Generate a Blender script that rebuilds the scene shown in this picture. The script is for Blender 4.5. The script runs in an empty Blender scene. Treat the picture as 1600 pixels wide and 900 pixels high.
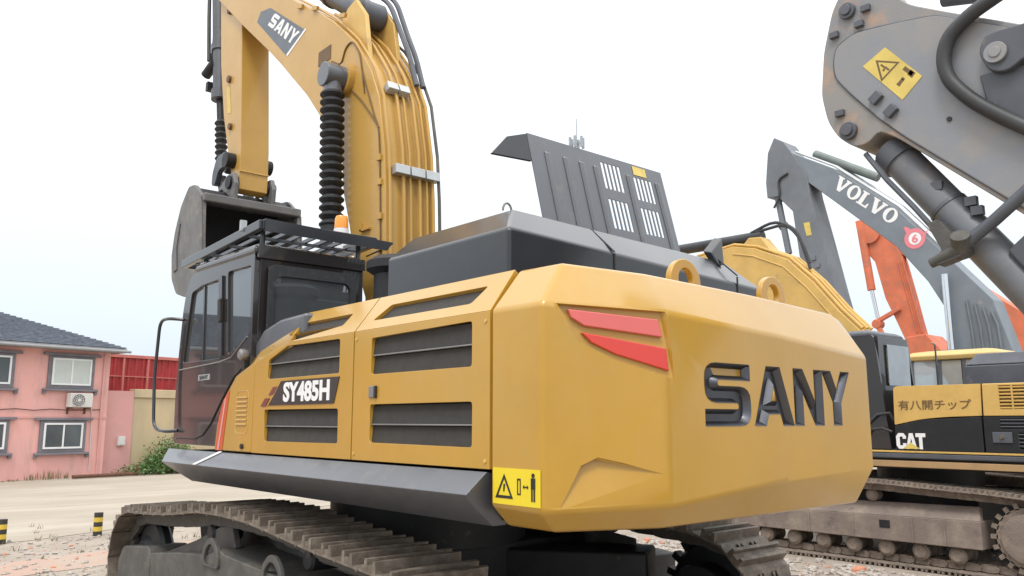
import bpy, bmesh, math, random
from mathutils import Vector, Matrix
from mathutils.geometry import delaunay_2d_cdt
V = Vector
PI = math.pi
R = math.radians
random.seed(7)
S = bpy.context.scene
COL = S.collection

# ------------------------------------------------------------------ camera
cd = bpy.data.cameras.new('camera'); cam = bpy.data.objects.new('camera', cd); COL.objects.link(cam)
cd.sensor_width = 36; cd.lens = 1290 / 1600 * 36; cd.clip_end = 3000; cd.clip_start = 0.05
cam.location = (-5.93, 4.17, 1.9)
cam.rotation_euler = (R(90) + math.atan(207 / 1290), 0, R(-90 - 40.7))
S.camera = cam
# ------------------------------------------------------------------ sky, sun, exposure
w = bpy.data.worlds.new('World'); S.world = w; w.use_nodes = True
nt = w.node_tree; nt.nodes.clear()
sky = nt.nodes.new('ShaderNodeTexSky'); sky.sky_type = 'NISHITA'; sky.sun_disc = False
SUN_EL, SUN_AZ = 58, 205
sky.sun_elevation = R(SUN_EL); sky.sun_rotation = R(SUN_AZ); sky.dust_density = 4; sky.air_density = 1.2
b1 = nt.nodes.new('ShaderNodeBackground'); b1.inputs[1].default_value = 0.1
nt.links.new(sky.outputs[0], b1.inputs[0])
# the bright even cloud veil over the blue
b2 = nt.nodes.new('ShaderNodeBackground'); b2.inputs[1].default_value = 2.3
tc = nt.nodes.new('ShaderNodeTexCoord'); sx = nt.nodes.new('ShaderNodeSeparateXYZ')
nt.links.new(tc.outputs['Generated'], sx.inputs[0])
rp = nt.nodes.new('ShaderNodeValToRGB'); nt.links.new(sx.outputs[2], rp.inputs[0])
# an overcast sky: about three times brighter overhead than at the horizon
rp.color_ramp.elements[0].position = 0.0; rp.color_ramp.elements[0].color = (0.30, 0.345, 0.385, 1)
rp.color_ramp.elements[1].position = 1.0; rp.color_ramp.elements[1].color = (1.0, 1.0, 1.0, 1)
e_ = rp.color_ramp.elements.new(0.35); e_.color = (0.48, 0.50, 0.515, 1)
nt.links.new(rp.outputs[0], b2.inputs[0])
mx = nt.nodes.new('ShaderNodeMixShader'); mx.inputs[0].default_value = 0.85
wo = nt.nodes.new('ShaderNodeOutputWorld')
nt.links.new(b1.outputs[0], mx.inputs[1]); nt.links.new(b2.outputs[0], mx.inputs[2]); nt.links.new(mx.outputs[0], wo.inputs[0])
sd = bpy.data.lights.new('sun', 'SUN'); sd.energy = 1.4; sd.angle = R(14); sd.color = (1, 0.965, 0.91)
so = bpy.data.objects.new('sun', sd); COL.objects.link(so)
# the sun stands behind the camera's left shoulder
_sa = R(126); _d = V((math.cos(_sa) * math.cos(R(SUN_EL)), math.sin(_sa) * math.cos(R(SUN_EL)), math.sin(R(SUN_EL))))
so.rotation_euler = _d.to_track_quat('Z', 'Y').to_euler()
sky.sun_rotation = math.atan2(_d.x, _d.y)
vs = S.view_settings; vs.view_transform = 'Standard'; vs.look = 'None'; vs.gamma = 1; vs.exposure = 0.27; vs.use_curve_mapping = False
S.render.film_transparent = False
try:
    S.cycles.max_bounces = 8; S.cycles.transparent_max_bounces = 12; S.cycles.use_denoising = True
except Exception: pass

# ------------------------------------------------------------------ materials
MATS = {}
def mat(name, col, rough=0.5, metal=0.0, var=0.12, vscale=3.0, bump=0.0, bscale=60.0, coat=0.0, coatr=0.12, col2=None, mixlo=0.45, mixhi=0.7, detail=6,
        spots=None, spotscale=6.0, spotlo=0.62, spothi=0.68, spotmax=1.0, spotstretch=None, spec=0.5, emit=None, wave=None, stretch=None):
    if name in MATS: return MATS[name]
    m = bpy.data.materials.new(name); m.use_nodes = True; n = m.node_tree.nodes; l = m.node_tree.links
    p = n['Principled BSDF']
    p.inputs['Roughness'].default_value = rough; p.inputs['Metallic'].default_value = metal
    p.inputs['Specular IOR Level'].default_value = spec
    if coat: p.inputs['Coat Weight'].default_value = coat; p.inputs['Coat Roughness'].default_value = coatr
    g = n.new('ShaderNodeNewGeometry')
    src = g.outputs['Position']
    if stretch:
        mp = n.new('ShaderNodeMapping'); mp.inputs['Scale'].default_value = stretch; l.new(src, mp.inputs[0]); src = mp.outputs[0]
    t = n.new('ShaderNodeTexNoise'); t.inputs['Scale'].default_value = vscale; t.inputs['Detail'].default_value = detail; t.inputs['Roughness'].default_value = 0.62
    l.new(src, t.inputs['Vector'])
    c2 = col2 if col2 else tuple(c * (1 - 2.2 * var) for c in col)
    r = n.new('ShaderNodeValToRGB'); r.color_ramp.elements[0].position = mixlo - 0.1 if not col2 else mixlo; r.color_ramp.elements[1].position = mixhi
    r.color_ramp.elements[0].color = (*col, 1); r.color_ramp.elements[1].color = (*c2, 1)
    l.new(t.outputs['Fac'], r.inputs[0]); out = r.outputs[0]
    if spots:
        t2 = n.new('ShaderNodeTexNoise'); t2.inputs['Scale'].default_value = spotscale; t2.inputs['Detail'].default_value = 8; t2.inputs['Roughness'].default_value = 0.7
        s2 = src
        if spotstretch:
            mp2 = n.new('ShaderNodeMapping'); mp2.inputs['Scale'].default_value = spotstretch; l.new(g.outputs['Position'], mp2.inputs[0]); s2 = mp2.outputs[0]
        l.new(s2, t2.inputs['Vector'])
        r2 = n.new('ShaderNodeValToRGB'); r2.color_ramp.elements[0].position = spotlo; r2.color_ramp.elements[1].position = spothi; r2.color_ramp.elements[1].color = (spotmax, spotmax, spotmax, 1)
        l.new(t2.outputs['Fac'], r2.inputs[0])
        mm = n.new('ShaderNodeMixRGB'); mm.inputs[2].default_value = (*spots, 1)
        l.new(r2.outputs[0], mm.inputs[0]); l.new(out, mm.inputs[1]); out = mm.outputs[0]
    l.new(out, p.inputs['Base Color'])
    rr = n.new('ShaderNodeMapRange'); rr.inputs['To Min'].default_value = max(0.02, rough - 0.08); rr.inputs['To Max'].default_value = min(1, rough + 0.1)
    l.new(t.outputs['Fac'], rr.inputs[0]); l.new(rr.outputs[0], p.inputs['Roughness'])
    if bump:
        t3 = n.new('ShaderNodeTexNoise'); t3.inputs['Scale'].default_value = bscale; t3.inputs['Detail'].default_value = 5
        l.new(g.outputs['Position'], t3.inputs['Vector'])
        h = t3.outputs['Fac']
        b = n.new('ShaderNodeBump'); b.inputs['Strength'].default_value = bump; b.inputs['Distance'].default_value = 0.02
        l.new(h, b.inputs['Height']); l.new(b.outputs[0], p.inputs['Normal'])
    if wave:
        wv = n.new('ShaderNodeTexWave'); wv.bands_direction = wave[0]; wv.inputs['Scale'].default_value = wave[1]
        l.new(g.outputs['Position'], wv.inputs['Vector'])
        b = n.new('ShaderNodeBump'); b.inputs['Strength'].default_value = wave[2]; b.inputs['Distance'].default_value = 0.02
        l.new(wv.outputs['Fac'], b.inputs['Height']); l.new(b.outputs[0], p.inputs['Normal'])
    if emit:
        p.inputs['Emission Color'].default_value = (*col, 1); p.inputs['Emission Strength'].default_value = emit
    MATS[name] = m; return m
def glass_mat(name, tint, ior=1.5, rough=0.02, sky_sheen=0.0):
    if name in MATS: return MATS[name]
    m = bpy.data.materials.new(name); m.use_nodes = True; n = m.node_tree.nodes; l = m.node_tree.links; n.clear()
    o = n.new('ShaderNodeOutputMaterial'); t = n.new('ShaderNodeBsdfTransparent'); t.inputs[0].default_value = (*tint, 1)
    g = n.new('ShaderNodeBsdfGlossy'); g.inputs['Roughness'].default_value = rough; g.inputs[0].default_value = (.92, .95, 1, 1)
    f = n.new('ShaderNodeFresnel'); f.inputs[0].default_value = ior; mxx = n.new('ShaderNodeMixShader')
    d = n.new('ShaderNodeBsdfDiffuse'); d.inputs[0].default_value = (.46, .50, .52, 1); md = n.new('ShaderNodeMixShader')   # uneven pale diffuse mixed in as painted sky reflection
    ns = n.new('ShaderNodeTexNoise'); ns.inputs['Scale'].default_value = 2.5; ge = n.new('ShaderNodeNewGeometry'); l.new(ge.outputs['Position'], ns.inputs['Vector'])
    mr = n.new('ShaderNodeMapRange'); mr.inputs['To Min'].default_value = sky_sheen * .5; mr.inputs['To Max'].default_value = sky_sheen * 1.5; l.new(ns.outputs['Fac'], mr.inputs[0])
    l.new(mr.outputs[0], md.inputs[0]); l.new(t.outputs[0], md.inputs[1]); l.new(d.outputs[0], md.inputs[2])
    l.new(f.outputs[0], mxx.inputs[0]); l.new(md.outputs[0], mxx.inputs[1]); l.new(g.outputs[0], mxx.inputs[2]); l.new(mxx.outputs[0], o.inputs[0])
    MATS[name] = m; return m
YEL = mat('yellow_paint', (0.49, 0.270, 0.026), 0.38, var=0.06, vscale=0.9, spec=0.3, coat=0.9, coatr=0.14, bump=0.10, bscale=4.0, spots=(0.46, 0.33, 0.14), spotscale=4, spotlo=0.45, spothi=0.85, spotmax=0.25, spotstretch=(1.2, 1.2, 0.6))
YELB = mat('boom_yellow_paint', (0.51, 0.30, 0.07), 0.42, spec=0.3, var=0.05, vscale=2, coat=0.4, bump=0.03, bscale=200, spots=(0.40, 0.25, 0.11), spotscale=9, spotlo=0.64, spothi=0.78)
YELC = mat('faded_yellow_paint', (0.64, 0.41, 0.12), 0.5, var=0.08, vscale=3, spots=(0.36, 0.25, 0.12), spotscale=5, spotlo=0.58, spothi=0.75)
BLK = mat('black_paint', (0.017, 0.019, 0.024), 0.35, var=0.1, vscale=2, spec=0.25, coat=0.9, coatr=0.16, bump=0.03, bscale=6, spots=(0.06, 0.059, 0.057), spotscale=4, spotlo=0.5, spothi=0.85, spotmax=.35)
SKIRT = mat('sill_paint', (0.085, 0.092, 0.108), 0.34, var=0.08, vscale=2, coat=0.5, spots=(0.15, 0.145, 0.135), spotscale=4, spotlo=0.55, spothi=0.8)
CABM = mat('cab_paint', (0.026, 0.022, 0.022), 0.2, spec=0.3, var=0.06, vscale=2, coat=0.75, coatr=0.04)
DARK = mat('dark_steel', (0.012, 0.013, 0.016), 0.55, var=0.2, vscale=6, spots=(0.05, 0.045, 0.04), spotscale=9)
MESHM = mat('grille_mesh', (0.055, 0.053, 0.051), 0.5, var=0.1, vscale=12, wave=('Z', 55, 0.6))
EDGE = mat('grille_ridge', (0.24, 0.235, 0.23), 0.35, var=0.1, metal=0.3)
RUB = mat('black_rubber', (0.022, 0.023, 0.026), 0.6, var=0.15, vscale=20, spots=(0.09, 0.085, 0.08), spotscale=18, spotlo=0.55, spothi=0.8)
FRAMEM = mat('track_frame_paint', (0.085, 0.083, 0.078), 0.6, var=0.12, vscale=4, bump=0.15, bscale=60, spots=(0.17, 0.15, 0.12), spotscale=5, spotlo=0.5, spothi=0.8)
SHOE = mat('track_shoe_steel', (0.155, 0.125, 0.10), 0.5, 0.3, vscale=9, col2=(0.29, 0.25, 0.205), bump=0.3, bscale=90, spots=(0.19, 0.095, 0.045), spotscale=11, spotlo=0.60, spothi=0.76)
SHOEC = mat('muddy_track_steel', (0.20, 0.16, 0.13), 0.8, 0.0, vscale=7, col2=(0.31, 0.25, 0.20), bump=0.5, bscale=60, spots=(0.09, 0.07, 0.055), spotscale=9, spotlo=0.56, spothi=0.72)
MUD = mat('muddy_frame_paint', (0.20, 0.158, 0.135), 0.85, vscale=3, col2=(0.30, 0.245, 0.20), bump=0.3, bscale=40, spots=(0.12, 0.10, 0.10), spotscale=4, spotlo=0.55, spothi=0.75)
CHAIN = mat('chain_steel', (0.09, 0.082, 0.072), 0.6, 0.2, vscale=10, bump=0.3)
RED = mat('red_lens', (0.62, 0.030, 0.012), 0.22, var=0.05, coat=1.0)
PINKLENS = mat('pale_red_lens', (0.66, 0.115, 0.10), 0.25, var=0.05, coat=1.0)
CHROME = mat('dark_chrome', (0.12, 0.123, 0.138), 0.36, 1.0, var=0.1)
ROD = mat('chrome_rod', (0.75, 0.77, 0.8), 0.15, 1.0, var=0.03)
ZINC = mat('zinc_clamp', (0.55, 0.57, 0.58), 0.4, 0.5, var=0.1)
STY = mat('sticker_yellow', (0.75, 0.58, 0.02), 0.4, var=0.03)
STYF = mat('faded_sticker_yellow', (0.68, 0.52, 0.13), 0.5, var=0.1, vscale=8)
INK = mat('print_black', (0.02, 0.018, 0.015), 0.5, var=0.1)
INKB = mat('print_brown', (0.16, 0.095, 0.04), 0.6, var=0.1)
WHT = mat('white_print', (0.8, 0.8, 0.8), 0.4, var=0.03)
GREYP = mat('decal_grey', (0.10, 0.115, 0.14), 0.4, var=0.05)
PLATE = mat('nameplate_brown', (0.035, 0.028, 0.026), 0.35, var=0.1)
BRICKRED = mat('decal_maroon', (0.18, 0.045, 0.03), 0.4, var=0.05)
REDSTR = mat('decal_red', (0.55, 0.09, 0.03), 0.4, var=0.05)
BUCK = mat('bucket_steel', (0.17, 0.167, 0.165), 0.55, 0.2, vscale=3, bump=0.1, bscale=40, spots=(0.27, 0.24, 0.20), spotscale=4, spotlo=0.5, spothi=0.8)
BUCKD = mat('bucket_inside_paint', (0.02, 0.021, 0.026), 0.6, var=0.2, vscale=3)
GRY = mat('grey_machine_paint', (0.215, 0.23, 0.262), 0.48, var=0.12, vscale=2.2, detail=10, bump=0.06, bscale=80, col2=(0.27, 0.258, 0.24), mixlo=0.4, mixhi=0.75, spots=(0.30, 0.265, 0.23), spotscale=5, spotlo=0.48, spothi=0.75, spotmax=.7)
GRYD = mat('dark_grey_machine_paint', (0.10, 0.108, 0.128), 0.45, var=0.15, vscale=3, spots=(0.15, 0.14, 0.13), spotscale=4)
VOL = mat('blue_grey_paint', (0.19, 0.22, 0.25), 0.5, var=0.1, vscale=1.5, spots=(0.24, 0.24, 0.24), spotscale=3)
VOLD = mat('slate_grey_paint', (0.165, 0.18, 0.20), 0.5, var=0.1, vscale=1.5)
ORG = mat('orange_paint', (0.68, 0.18, 0.085), 0.55, var=0.12, vscale=2, spots=(0.42, 0.17, 0.11), spotscale=4, spotlo=.5, spothi=.75)
HOSE = mat('hose_rubber', (0.04, 0.041, 0.045), 0.5, var=0.15)
CGLASS = glass_mat('tinted_glass', (0.16, 0.18, 0.21), 2.5, sky_sheen=.13)
PGLASS = glass_mat('clear_cab_glass', (0.72, 0.80, 0.78), 2.3, sky_sheen=.55)
WGLASS = mat('house_window_glass', (0.10, 0.12, 0.13), 0.08, var=0.2, vscale=0.7, coat=0.5)
CURT = mat('house_window_curtain', (0.52, 0.57, 0.54), 0.5, var=0.05, vscale=2, coat=0.4)
PINKW = mat('pink_render', (0.74, 0.39, 0.35), 0.85, vscale=0.9, col2=(0.66, 0.37, 0.34), bump=0.1, bscale=30, spots=(0.40, 0.27, 0.24), spotscale=1.6, spotlo=0.5, spothi=0.8, spotmax=.7, spotstretch=(1.5, 1.5, .35))
PINKW2 = mat('pale_pink_render', (0.64, 0.33, 0.31), 0.85, vscale=0.9, col2=(0.55, 0.30, 0.28), bump=0.1, bscale=30)
BEIGE = mat('beige_render', (0.55, 0.43, 0.26), 0.85, vscale=1.2, col2=(0.45, 0.37, 0.25), bump=0.1, stretch=(1, 1, 0.25))
TRIM = mat('grey_window_trim', (0.20, 0.19, 0.21), 0.8, var=0.1)
WFR = mat('white_window_frame', (0.75, 0.76, 0.76), 0.4, var=0.03)
ROOF = mat('slate_roof_tile', (0.17, 0.195, 0.24), 0.6, var=0.25, vscale=6)
EAVE = mat('eave_grey', (0.30, 0.30, 0.31), 0.6, var=0.08)
CONT = mat('container_red', (0.40, 0.03, 0.03), 0.5, var=0.12, vscale=2, spots=(0.30, 0.06, 0.05), spotscale=3)
ACW = mat('ac_white', (0.62, 0.61, 0.58), 0.5, var=0.06)
LEAF = mat('weed_leaf', (0.10, 0.22, 0.06), 0.6, vscale=6, col2=(0.17, 0.27, 0.10))
TWIG = mat('weed_stem', (0.12, 0.11, 0.05), 0.8)
STONE = mat('gravel_stone', (0.29, 0.25, 0.215), 0.9, vscale=30, col2=(0.46, 0.42, 0.38), mixlo=0.4, mixhi=0.6, spots=(0.32, 0.17, 0.12), spotscale=5, spotlo=0.60, spothi=0.66)
RUST = mat('rusty_steel', (0.16, 0.075, 0.045), 0.85, var=0.2, vscale=9)
AMB = mat('amber_lens', (0.85, 0.30, 0.02), 0.2, var=0.03, coat=0.5)
SEAT = mat('seat_fabric', (0.02, 0.02, 0.022), 0.8)

# ------------------------------------------------------------------ mesh helpers
WORLD = {}
class MB:
    def __init__(s): s.v = []; s.f = []
    def add(s, vs_, fs_):
        k = len(s.v); s.v += [V(p) for p in vs_]; s.f += [tuple(i + k for i in f) for f in fs_]; return s
    def box(s, x0, x1, y0, y1, z0, z1):
        x0, x1 = sorted((x0, x1)); y0, y1 = sorted((y0, y1)); z0, z1 = sorted((z0, z1))
        return s.add([(x0,y0,z0),(x1,y0,z0),(x1,y1,z0),(x0,y1,z0),(x0,y0,z1),(x1,y0,z1),(x1,y1,z1),(x0,y1,z1)],
                     [(0,3,2,1),(4,5,6,7),(0,1,5,4),(1,2,6,5),(2,3,7,6),(3,0,4,7)])
    def obox(s, c, a, b, d):
        c, a, b, d = V(c), V(a), V(b), V(d)
        if a.cross(b).dot(d) < 0: a = -a
        q = [c - a - b - d, c + a - b - d, c + a + b - d, c - a + b - d, c - a - b + d, c + a - b + d, c + a + b + d, c - a + b + d]
        return s.add(q, [(0,3,2,1),(4,5,6,7),(0,1,5,4),(1,2,6,5),(2,3,7,6),(3,0,4,7)])
    def bar(s, a, b, wd, ht, up=(0, 0, 1)):
        a, b = V(a), V(b); d = (b - a); L = d.length; d.normalize(); u = V(up)
        if abs(d.dot(u)) > 0.95: u = V((1, 0, 0)) if abs(d.x) < 0.9 else V((0, 1, 0))
        sd_ = d.cross(u).normalized(); u = sd_.cross(d)
        return s.obox((a + b) / 2, d * L / 2, sd_ * wd / 2, u * ht / 2)
    def prism(s, pts, vec):
        pts = [V(p) for p in pts]; vec = V(vec); n = len(pts)
        nr = V((0, 0, 0))
        for i in range(n): nr += (pts[i] - pts[0]).cross(pts[(i + 1) % n] - pts[0])
        if nr.dot(vec) > 0: pts.reverse()
        q = pts + [p + vec for p in pts]
        return s.add(q, [tuple(range(n)), tuple(range(2 * n - 1, n - 1, -1))] + [(i, i + n, (i + 1) % n + n, (i + 1) % n)[::-1] for i in range(n)] if False else
                     [tuple(range(n)), tuple(range(2 * n - 1, n - 1, -1))] + [((i + 1) % n, i, i + n, (i + 1) % n + n) for i in range(n)])
    def plate(s, outer, holes, org, u, v, t):
        """flat plate with holes; outer and holes are 2-D loops in (u, v); thickness t goes against u x v"""
        org, u, v = V(org), V(u), V(v); n = u.cross(v).normalized()
        def area(l): return sum(l[i][0] * l[(i+1) % len(l)][1] - l[(i+1) % len(l)][0] * l[i][1] for i in range(len(l)))
        loops = [list(outer) if area(outer) > 0 else list(outer)[::-1]] + [list(h) if area(h) < 0 else list(h)[::-1] for h in holes]
        flat = [p for l in loops for p in l]; N = len(flat)
        def inside(l, x, y):
            c_ = False
            for q in range(len(l)):
                (x0, y0), (x1, y1) = l[q], l[q - 1]
                if (y0 > y) != (y1 > y) and x < (x1 - x0) * (y - y0) / (y1 - y0) + x0: c_ = not c_
            return c_
        eds = []; k = 0
        for l in loops: eds += [(k + i, k + (i + 1) % len(l)) for i in range(len(l))]; k += len(l)
        cv, ce, cf, ov, oe, of_ = delaunay_2d_cdt([V((p[0], p[1])) for p in flat], eds, [], 0, 1e-7)
        remap = {i: o[0] for i, o in enumerate(ov) if o}
        fs = []
        for f_ in cf:
            q = [cv[i] for i in f_]; mx_, my_ = sum(p.x for p in q) / len(q), sum(p.y for p in q) / len(q)
            if not inside(loops[0], mx_, my_) or any(inside(h, mx_, my_) for h in loops[1:]): continue
            if any(i not in remap for i in f_): continue
            t_ = [remap[i] for i in f_]
            ar = sum(flat[t_[i]][0] * flat[t_[(i+1) % len(t_)]][1] - flat[t_[(i+1) % len(t_)]][0] * flat[t_[i]][1] for i in range(len(t_)))
            if ar < 0: t_ = t_[::-1]
            fs.append(tuple(t_)); fs.append(tuple(i + N for i in t_[::-1]))
        k = 0
        for l in loops:
            m = len(l)
            for i in range(m):
                j = (i + 1) % m; fs.append((k + j, k + i, k + i + N, k + j + N))
            k += m
        top = [org + u * p[0] + v * p[1] for p in flat]
        return s.add(top + [p - n * t for p in top], fs)
    def tube(s, path, r, n=10, cap=True):
        path = [V(p) for p in path]; rings = []
        prev = None
        for i, p in enumerate(path):
            d = (path[min(i + 1, len(path) - 1)] - path[max(i - 1, 0)]).normalized()
            if prev is None:
                a = d.cross(V((0, 0, 1)));
                if a.length < 0.05: a = d.cross(V((1, 0, 0)))
            else: a = prev - d * prev.dot(d)
            a.normalize(); prev = a; b = d.cross(a)
            rr = r[i] if isinstance(r, (list, tuple)) else r
            rings.append([p + (a * math.cos(2*PI*k/n) + b * math.sin(2*PI*k/n)) * rr for k in range(n)])
        return s.loft(rings, cap)
    def loft(s, rings, cap=True, closed=True):
        n = len(rings[0]); fs = []
        for i in range(len(rings) - 1):
            for k in range(n if closed else n - 1):
                j = (k + 1) % n
                fs.append((i*n + k, i*n + j, (i+1)*n + j, (i+1)*n + k))
        if cap: fs.append(tuple(range(n))[::-1]); fs.append(tuple(range((len(rings)-1)*n, len(rings)*n)))
        return s.add([p for r_ in rings for p in r_], fs)
    def cyl(s, a, b, r, r2=None, n=20): return s.tube([a, b], [r, r if r2 is None else r2], n)
    def lathe(s, org, axis, prof, n=20):
        org, axis = V(org), V(axis).normalized()
        return s.tube([org + axis * t for t, _ in prof], [r_ for _, r_ in prof], n)
def build(name, mb, m, parent=None, bevel=0.0, smooth=35, seg=2, fix=True):
    me = bpy.data.meshes.new(name)
    vs_ = mb.v
    lo = V([min(p[i] for p in vs_) for i in range(3)]); hi = V([max(p[i] for p in vs_) for i in range(3)])
    c = (lo + hi) / 2
    me.from_pydata([p - c for p in vs_], [], mb.f); me.update()
    if fix:
        bm = bmesh.new(); bm.from_mesh(me); bmesh.ops.recalc_face_normals(bm, faces=bm.faces); bm.to_mesh(me); bm.free()
    me.materials.append(m)
    if smooth:
        for p in me.polygons: p.use_smooth = True
        me.set_sharp_from_angle(angle=R(smooth))
    o = bpy.data.objects.new(name, me); COL.objects.link(o); o.location = c; WORLD[o.name] = c.copy()
    if parent: setpar(o, parent)
    if bevel:
        md = o.modifiers.new('bevel', 'BEVEL'); md.width = bevel; md.segments = seg; md.limit_method = 'ANGLE'; md.angle_limit = R(32); md.harden_normals = bool(smooth)
    return o
def setpar(o, parent):
    o.parent = parent; o.matrix_parent_inverse = Matrix.Translation(-WORLD[parent.name])
def thing(name, loc, label, cat, group=None):
    o = bpy.data.objects.new(name, None); COL.objects.link(o); o.location = loc; o.empty_display_size = 0.2; WORLD[o.name] = V(loc)
    return tag(o, label, cat, group)
def tag(o, label, cat, group=None):
    o['label'] = label; o['category'] = cat
    if group: o['group'] = group
    return o
def kind(o, k, label=None):
    o['kind'] = k
    if label: o['label'] = label
    return o
def place(name, mesh, loc, rot, parent):
    o = bpy.data.objects.new(name, mesh); COL.objects.link(o); o.location = loc; o.rotation_euler = rot; WORLD[o.name] = V(loc)
    if parent: setpar(o, parent)
    return o
def mesh_of(name, mb, m, smooth=35):
    me = bpy.data.meshes.new(name); me.from_pydata([tuple(p) for p in mb.v], [], mb.f); me.update()
    bm = bmesh.new(); bm.from_mesh(me); bmesh.ops.recalc_face_normals(bm, faces=bm.faces); bm.to_mesh(me); bm.free()
    me.materials.append(m)
    if smooth:
        for p in me.polygons: p.use_smooth = True
        me.set_sharp_from_angle(angle=R(smooth))
    return me
def bake(o):
    """turn the modifiers of o into its mesh"""
    bpy.context.view_layer.update()
    dg = bpy.context.evaluated_depsgraph_get(); me = bpy.data.meshes.new_from_object(o.evaluated_get(dg)); o.modifiers.clear(); o.data = me
def cut(o, mb):
    c = build('cutter', mb, BLK, smooth=0)
    md = o.modifiers.new('cut', 'BOOLEAN'); md.operation = 'DIFFERENCE'; md.object = c; md.solver = 'EXACT'
    old = o.data; bake(o); bpy.data.objects.remove(c)
    if len(o.data.vertices) < 8: o.data = old
    for p in o.data.polygons: p.use_smooth = True
    o.data.set_sharp_from_angle(angle=R(24))
def text(name, s_, org, u, v, width, height, m, parent, ext=0.003, bold=0.0, shear=0.0):
    cu = bpy.data.curves.new('t', 'FONT'); cu.body = s_; cu.offset = bold; cu.extrude = 0.5; cu.resolution_u = 4
    ob = bpy.data.objects.new('t', cu); COL.objects.link(ob); bpy.context.view_layer.update()
    me = bpy.data.meshes.new_from_object(ob.evaluated_get(bpy.context.evaluated_depsgraph_get()))
    bpy.data.objects.remove(ob); bpy.data.curves.remove(cu)
    xs = [q.co.x for q in me.vertices]; ys = [q.co.y for q in me.vertices]
    x0, x1, y0, y1 = min(xs), max(xs), min(ys), max(ys)
    org, u, v = V(org), V(u).normalized(), V(v).normalized(); n = u.cross(v)
    mb = MB(); k = []
    for q in me.vertices:
        a = (q.co.x - x0) / (x1 - x0) * width; b = (q.co.y - y0) / (y1 - y0) * height
        k.append(org + u * (a + shear * b) + v * b + n * (ext if q.co.z > 0 else -0.002))
    mb.add(k, [tuple(p.vertices) for p in me.polygons]); bpy.data.meshes.remove(me)
    return build(name, mb, m, parent, smooth=0, fix=False)
def ring_poly(c, r, n=20, a0=0, a1=2 * PI): return [(c[0] + r * math.cos(a0 + (a1 - a0) * i / n), c[1] + r * math.sin(a0 + (a1 - a0) * i / n)) for i in range(n)]
def rrect(x0, x1, y0, y1, r, n=4):
    out = []
    for cx, cy, a in ((x1 - r, y1 - r, 0), (x0 + r, y1 - r, 90), (x0 + r, y0 + r, 180), (x1 - r, y0 + r, 270)):
        out += [(cx + r * math.cos(R(a + 90 * i / n)), cy + r * math.sin(R(a + 90 * i / n))) for i in range(n + 1)]
    return out
def round_poly(pts, r, n=4):
    out = []; m = len(pts)
    for i in range(m):
        p, a, b = V(pts[i]), V(pts[i - 1]), V(pts[(i + 1) % m])
        rr = r[i] if isinstance(r, (list, tuple)) else r
        if rr <= 0: out.append(tuple(p)); continue
        da, db = (a - p), (b - p); k = min(rr, da.length * 0.45, db.length * 0.45)
        A, B = p + da.normalized() * k, p + db.normalized() * k
        for j in range(n + 1):
            t = j / n; q = A * (1 - t) ** 2 + p * 2 * t * (1 - t) + B * t * t; out.append(tuple(q))
    return out
def stroke(pts, wd):
    """outline of a thick poly-line (miter joins)"""
    P_ = [V(p) for p in pts]; L_, R_ = [], []
    for i, p in enumerate(P_):
        d1 = (P_[i] - P_[i-1]).normalized() if i else (P_[1] - P_[0]).normalized()
        d2 = (P_[i+1] - P_[i]).normalized() if i < len(P_) - 1 else d1
        n1, n2 = V((-d1.y, d1.x)), V((-d2.y, d2.x)); nn = (n1 + n2).normalized(); k = wd / 2 / max(0.5, nn.dot(n1))
        L_.append(tuple(p + nn * k)); R_.append(tuple(p - nn * k))
    return L_ + R_[::-1]
def spath(pts, r=0.3, n=5):
    """poly-line with rounded inner corners"""
    P_ = [V(p) for p in pts]; out = [tuple(P_[0])]
    for i in range(1, len(P_) - 1):
        a, p, b = P_[i-1], P_[i], P_[i+1]; k = min(r, (a-p).length * .48, (b-p).length * .48)
        A, B = p + (a-p).normalized() * k, p + (b-p).normalized() * k
        for j in range(n + 1):
            t = j / n; out.append(tuple(A*(1-t)**2 + p*2*t*(1-t) + B*t*t))
    out.append(tuple(P_[-1])); return out
def tri_mark(mb, c, u, v, sz, n, wd=0.12):
    """outline of a warning triangle"""
    o = [(-.5, -.42), (.5, -.42), (0, .46)]; i = [(p[0] * (1 - 2.6 * wd), p[1] * (1 - 2.6 * wd) - 0.03) for p in o]
    mb.plate([(a*sz, b*sz) for a, b in o], [[(a*sz, b*sz) for a, b in i]], V(c) + n * 0.0015, u, v, 0.0012)
LET = {
 'A': ([(0,0),(.33,1),(.67,1),(1,0),(.73,0),(.66,.2),(.34,.2),(.27,0)], [[(.41,.4),(.59,.4),(.5,.7)]]),
 'N': ([(0,0),(0,1),(.30,1),(.72,.4),(.72,1),(1,1),(1,0),(.70,0),(.28,.6),(.28,0)], []),
 'Y': ([(.36,0),(.36,.42),(0,1),(.30,1),(.5,.64),(.70,1),(1,1),(.64,.42),(.64,0)], []),
 'S': (round_poly([(1,1),(1,.75),(.26,.75),(.26,.625),(1,.625),(1,0),(0,0),(0,.25),(.74,.25),(.74,.375),(0,.375),(0,1)], [.02,0,.06,.06,.24,.24,0,0,.06,.06,.24,.24], 4), []),
}

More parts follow.
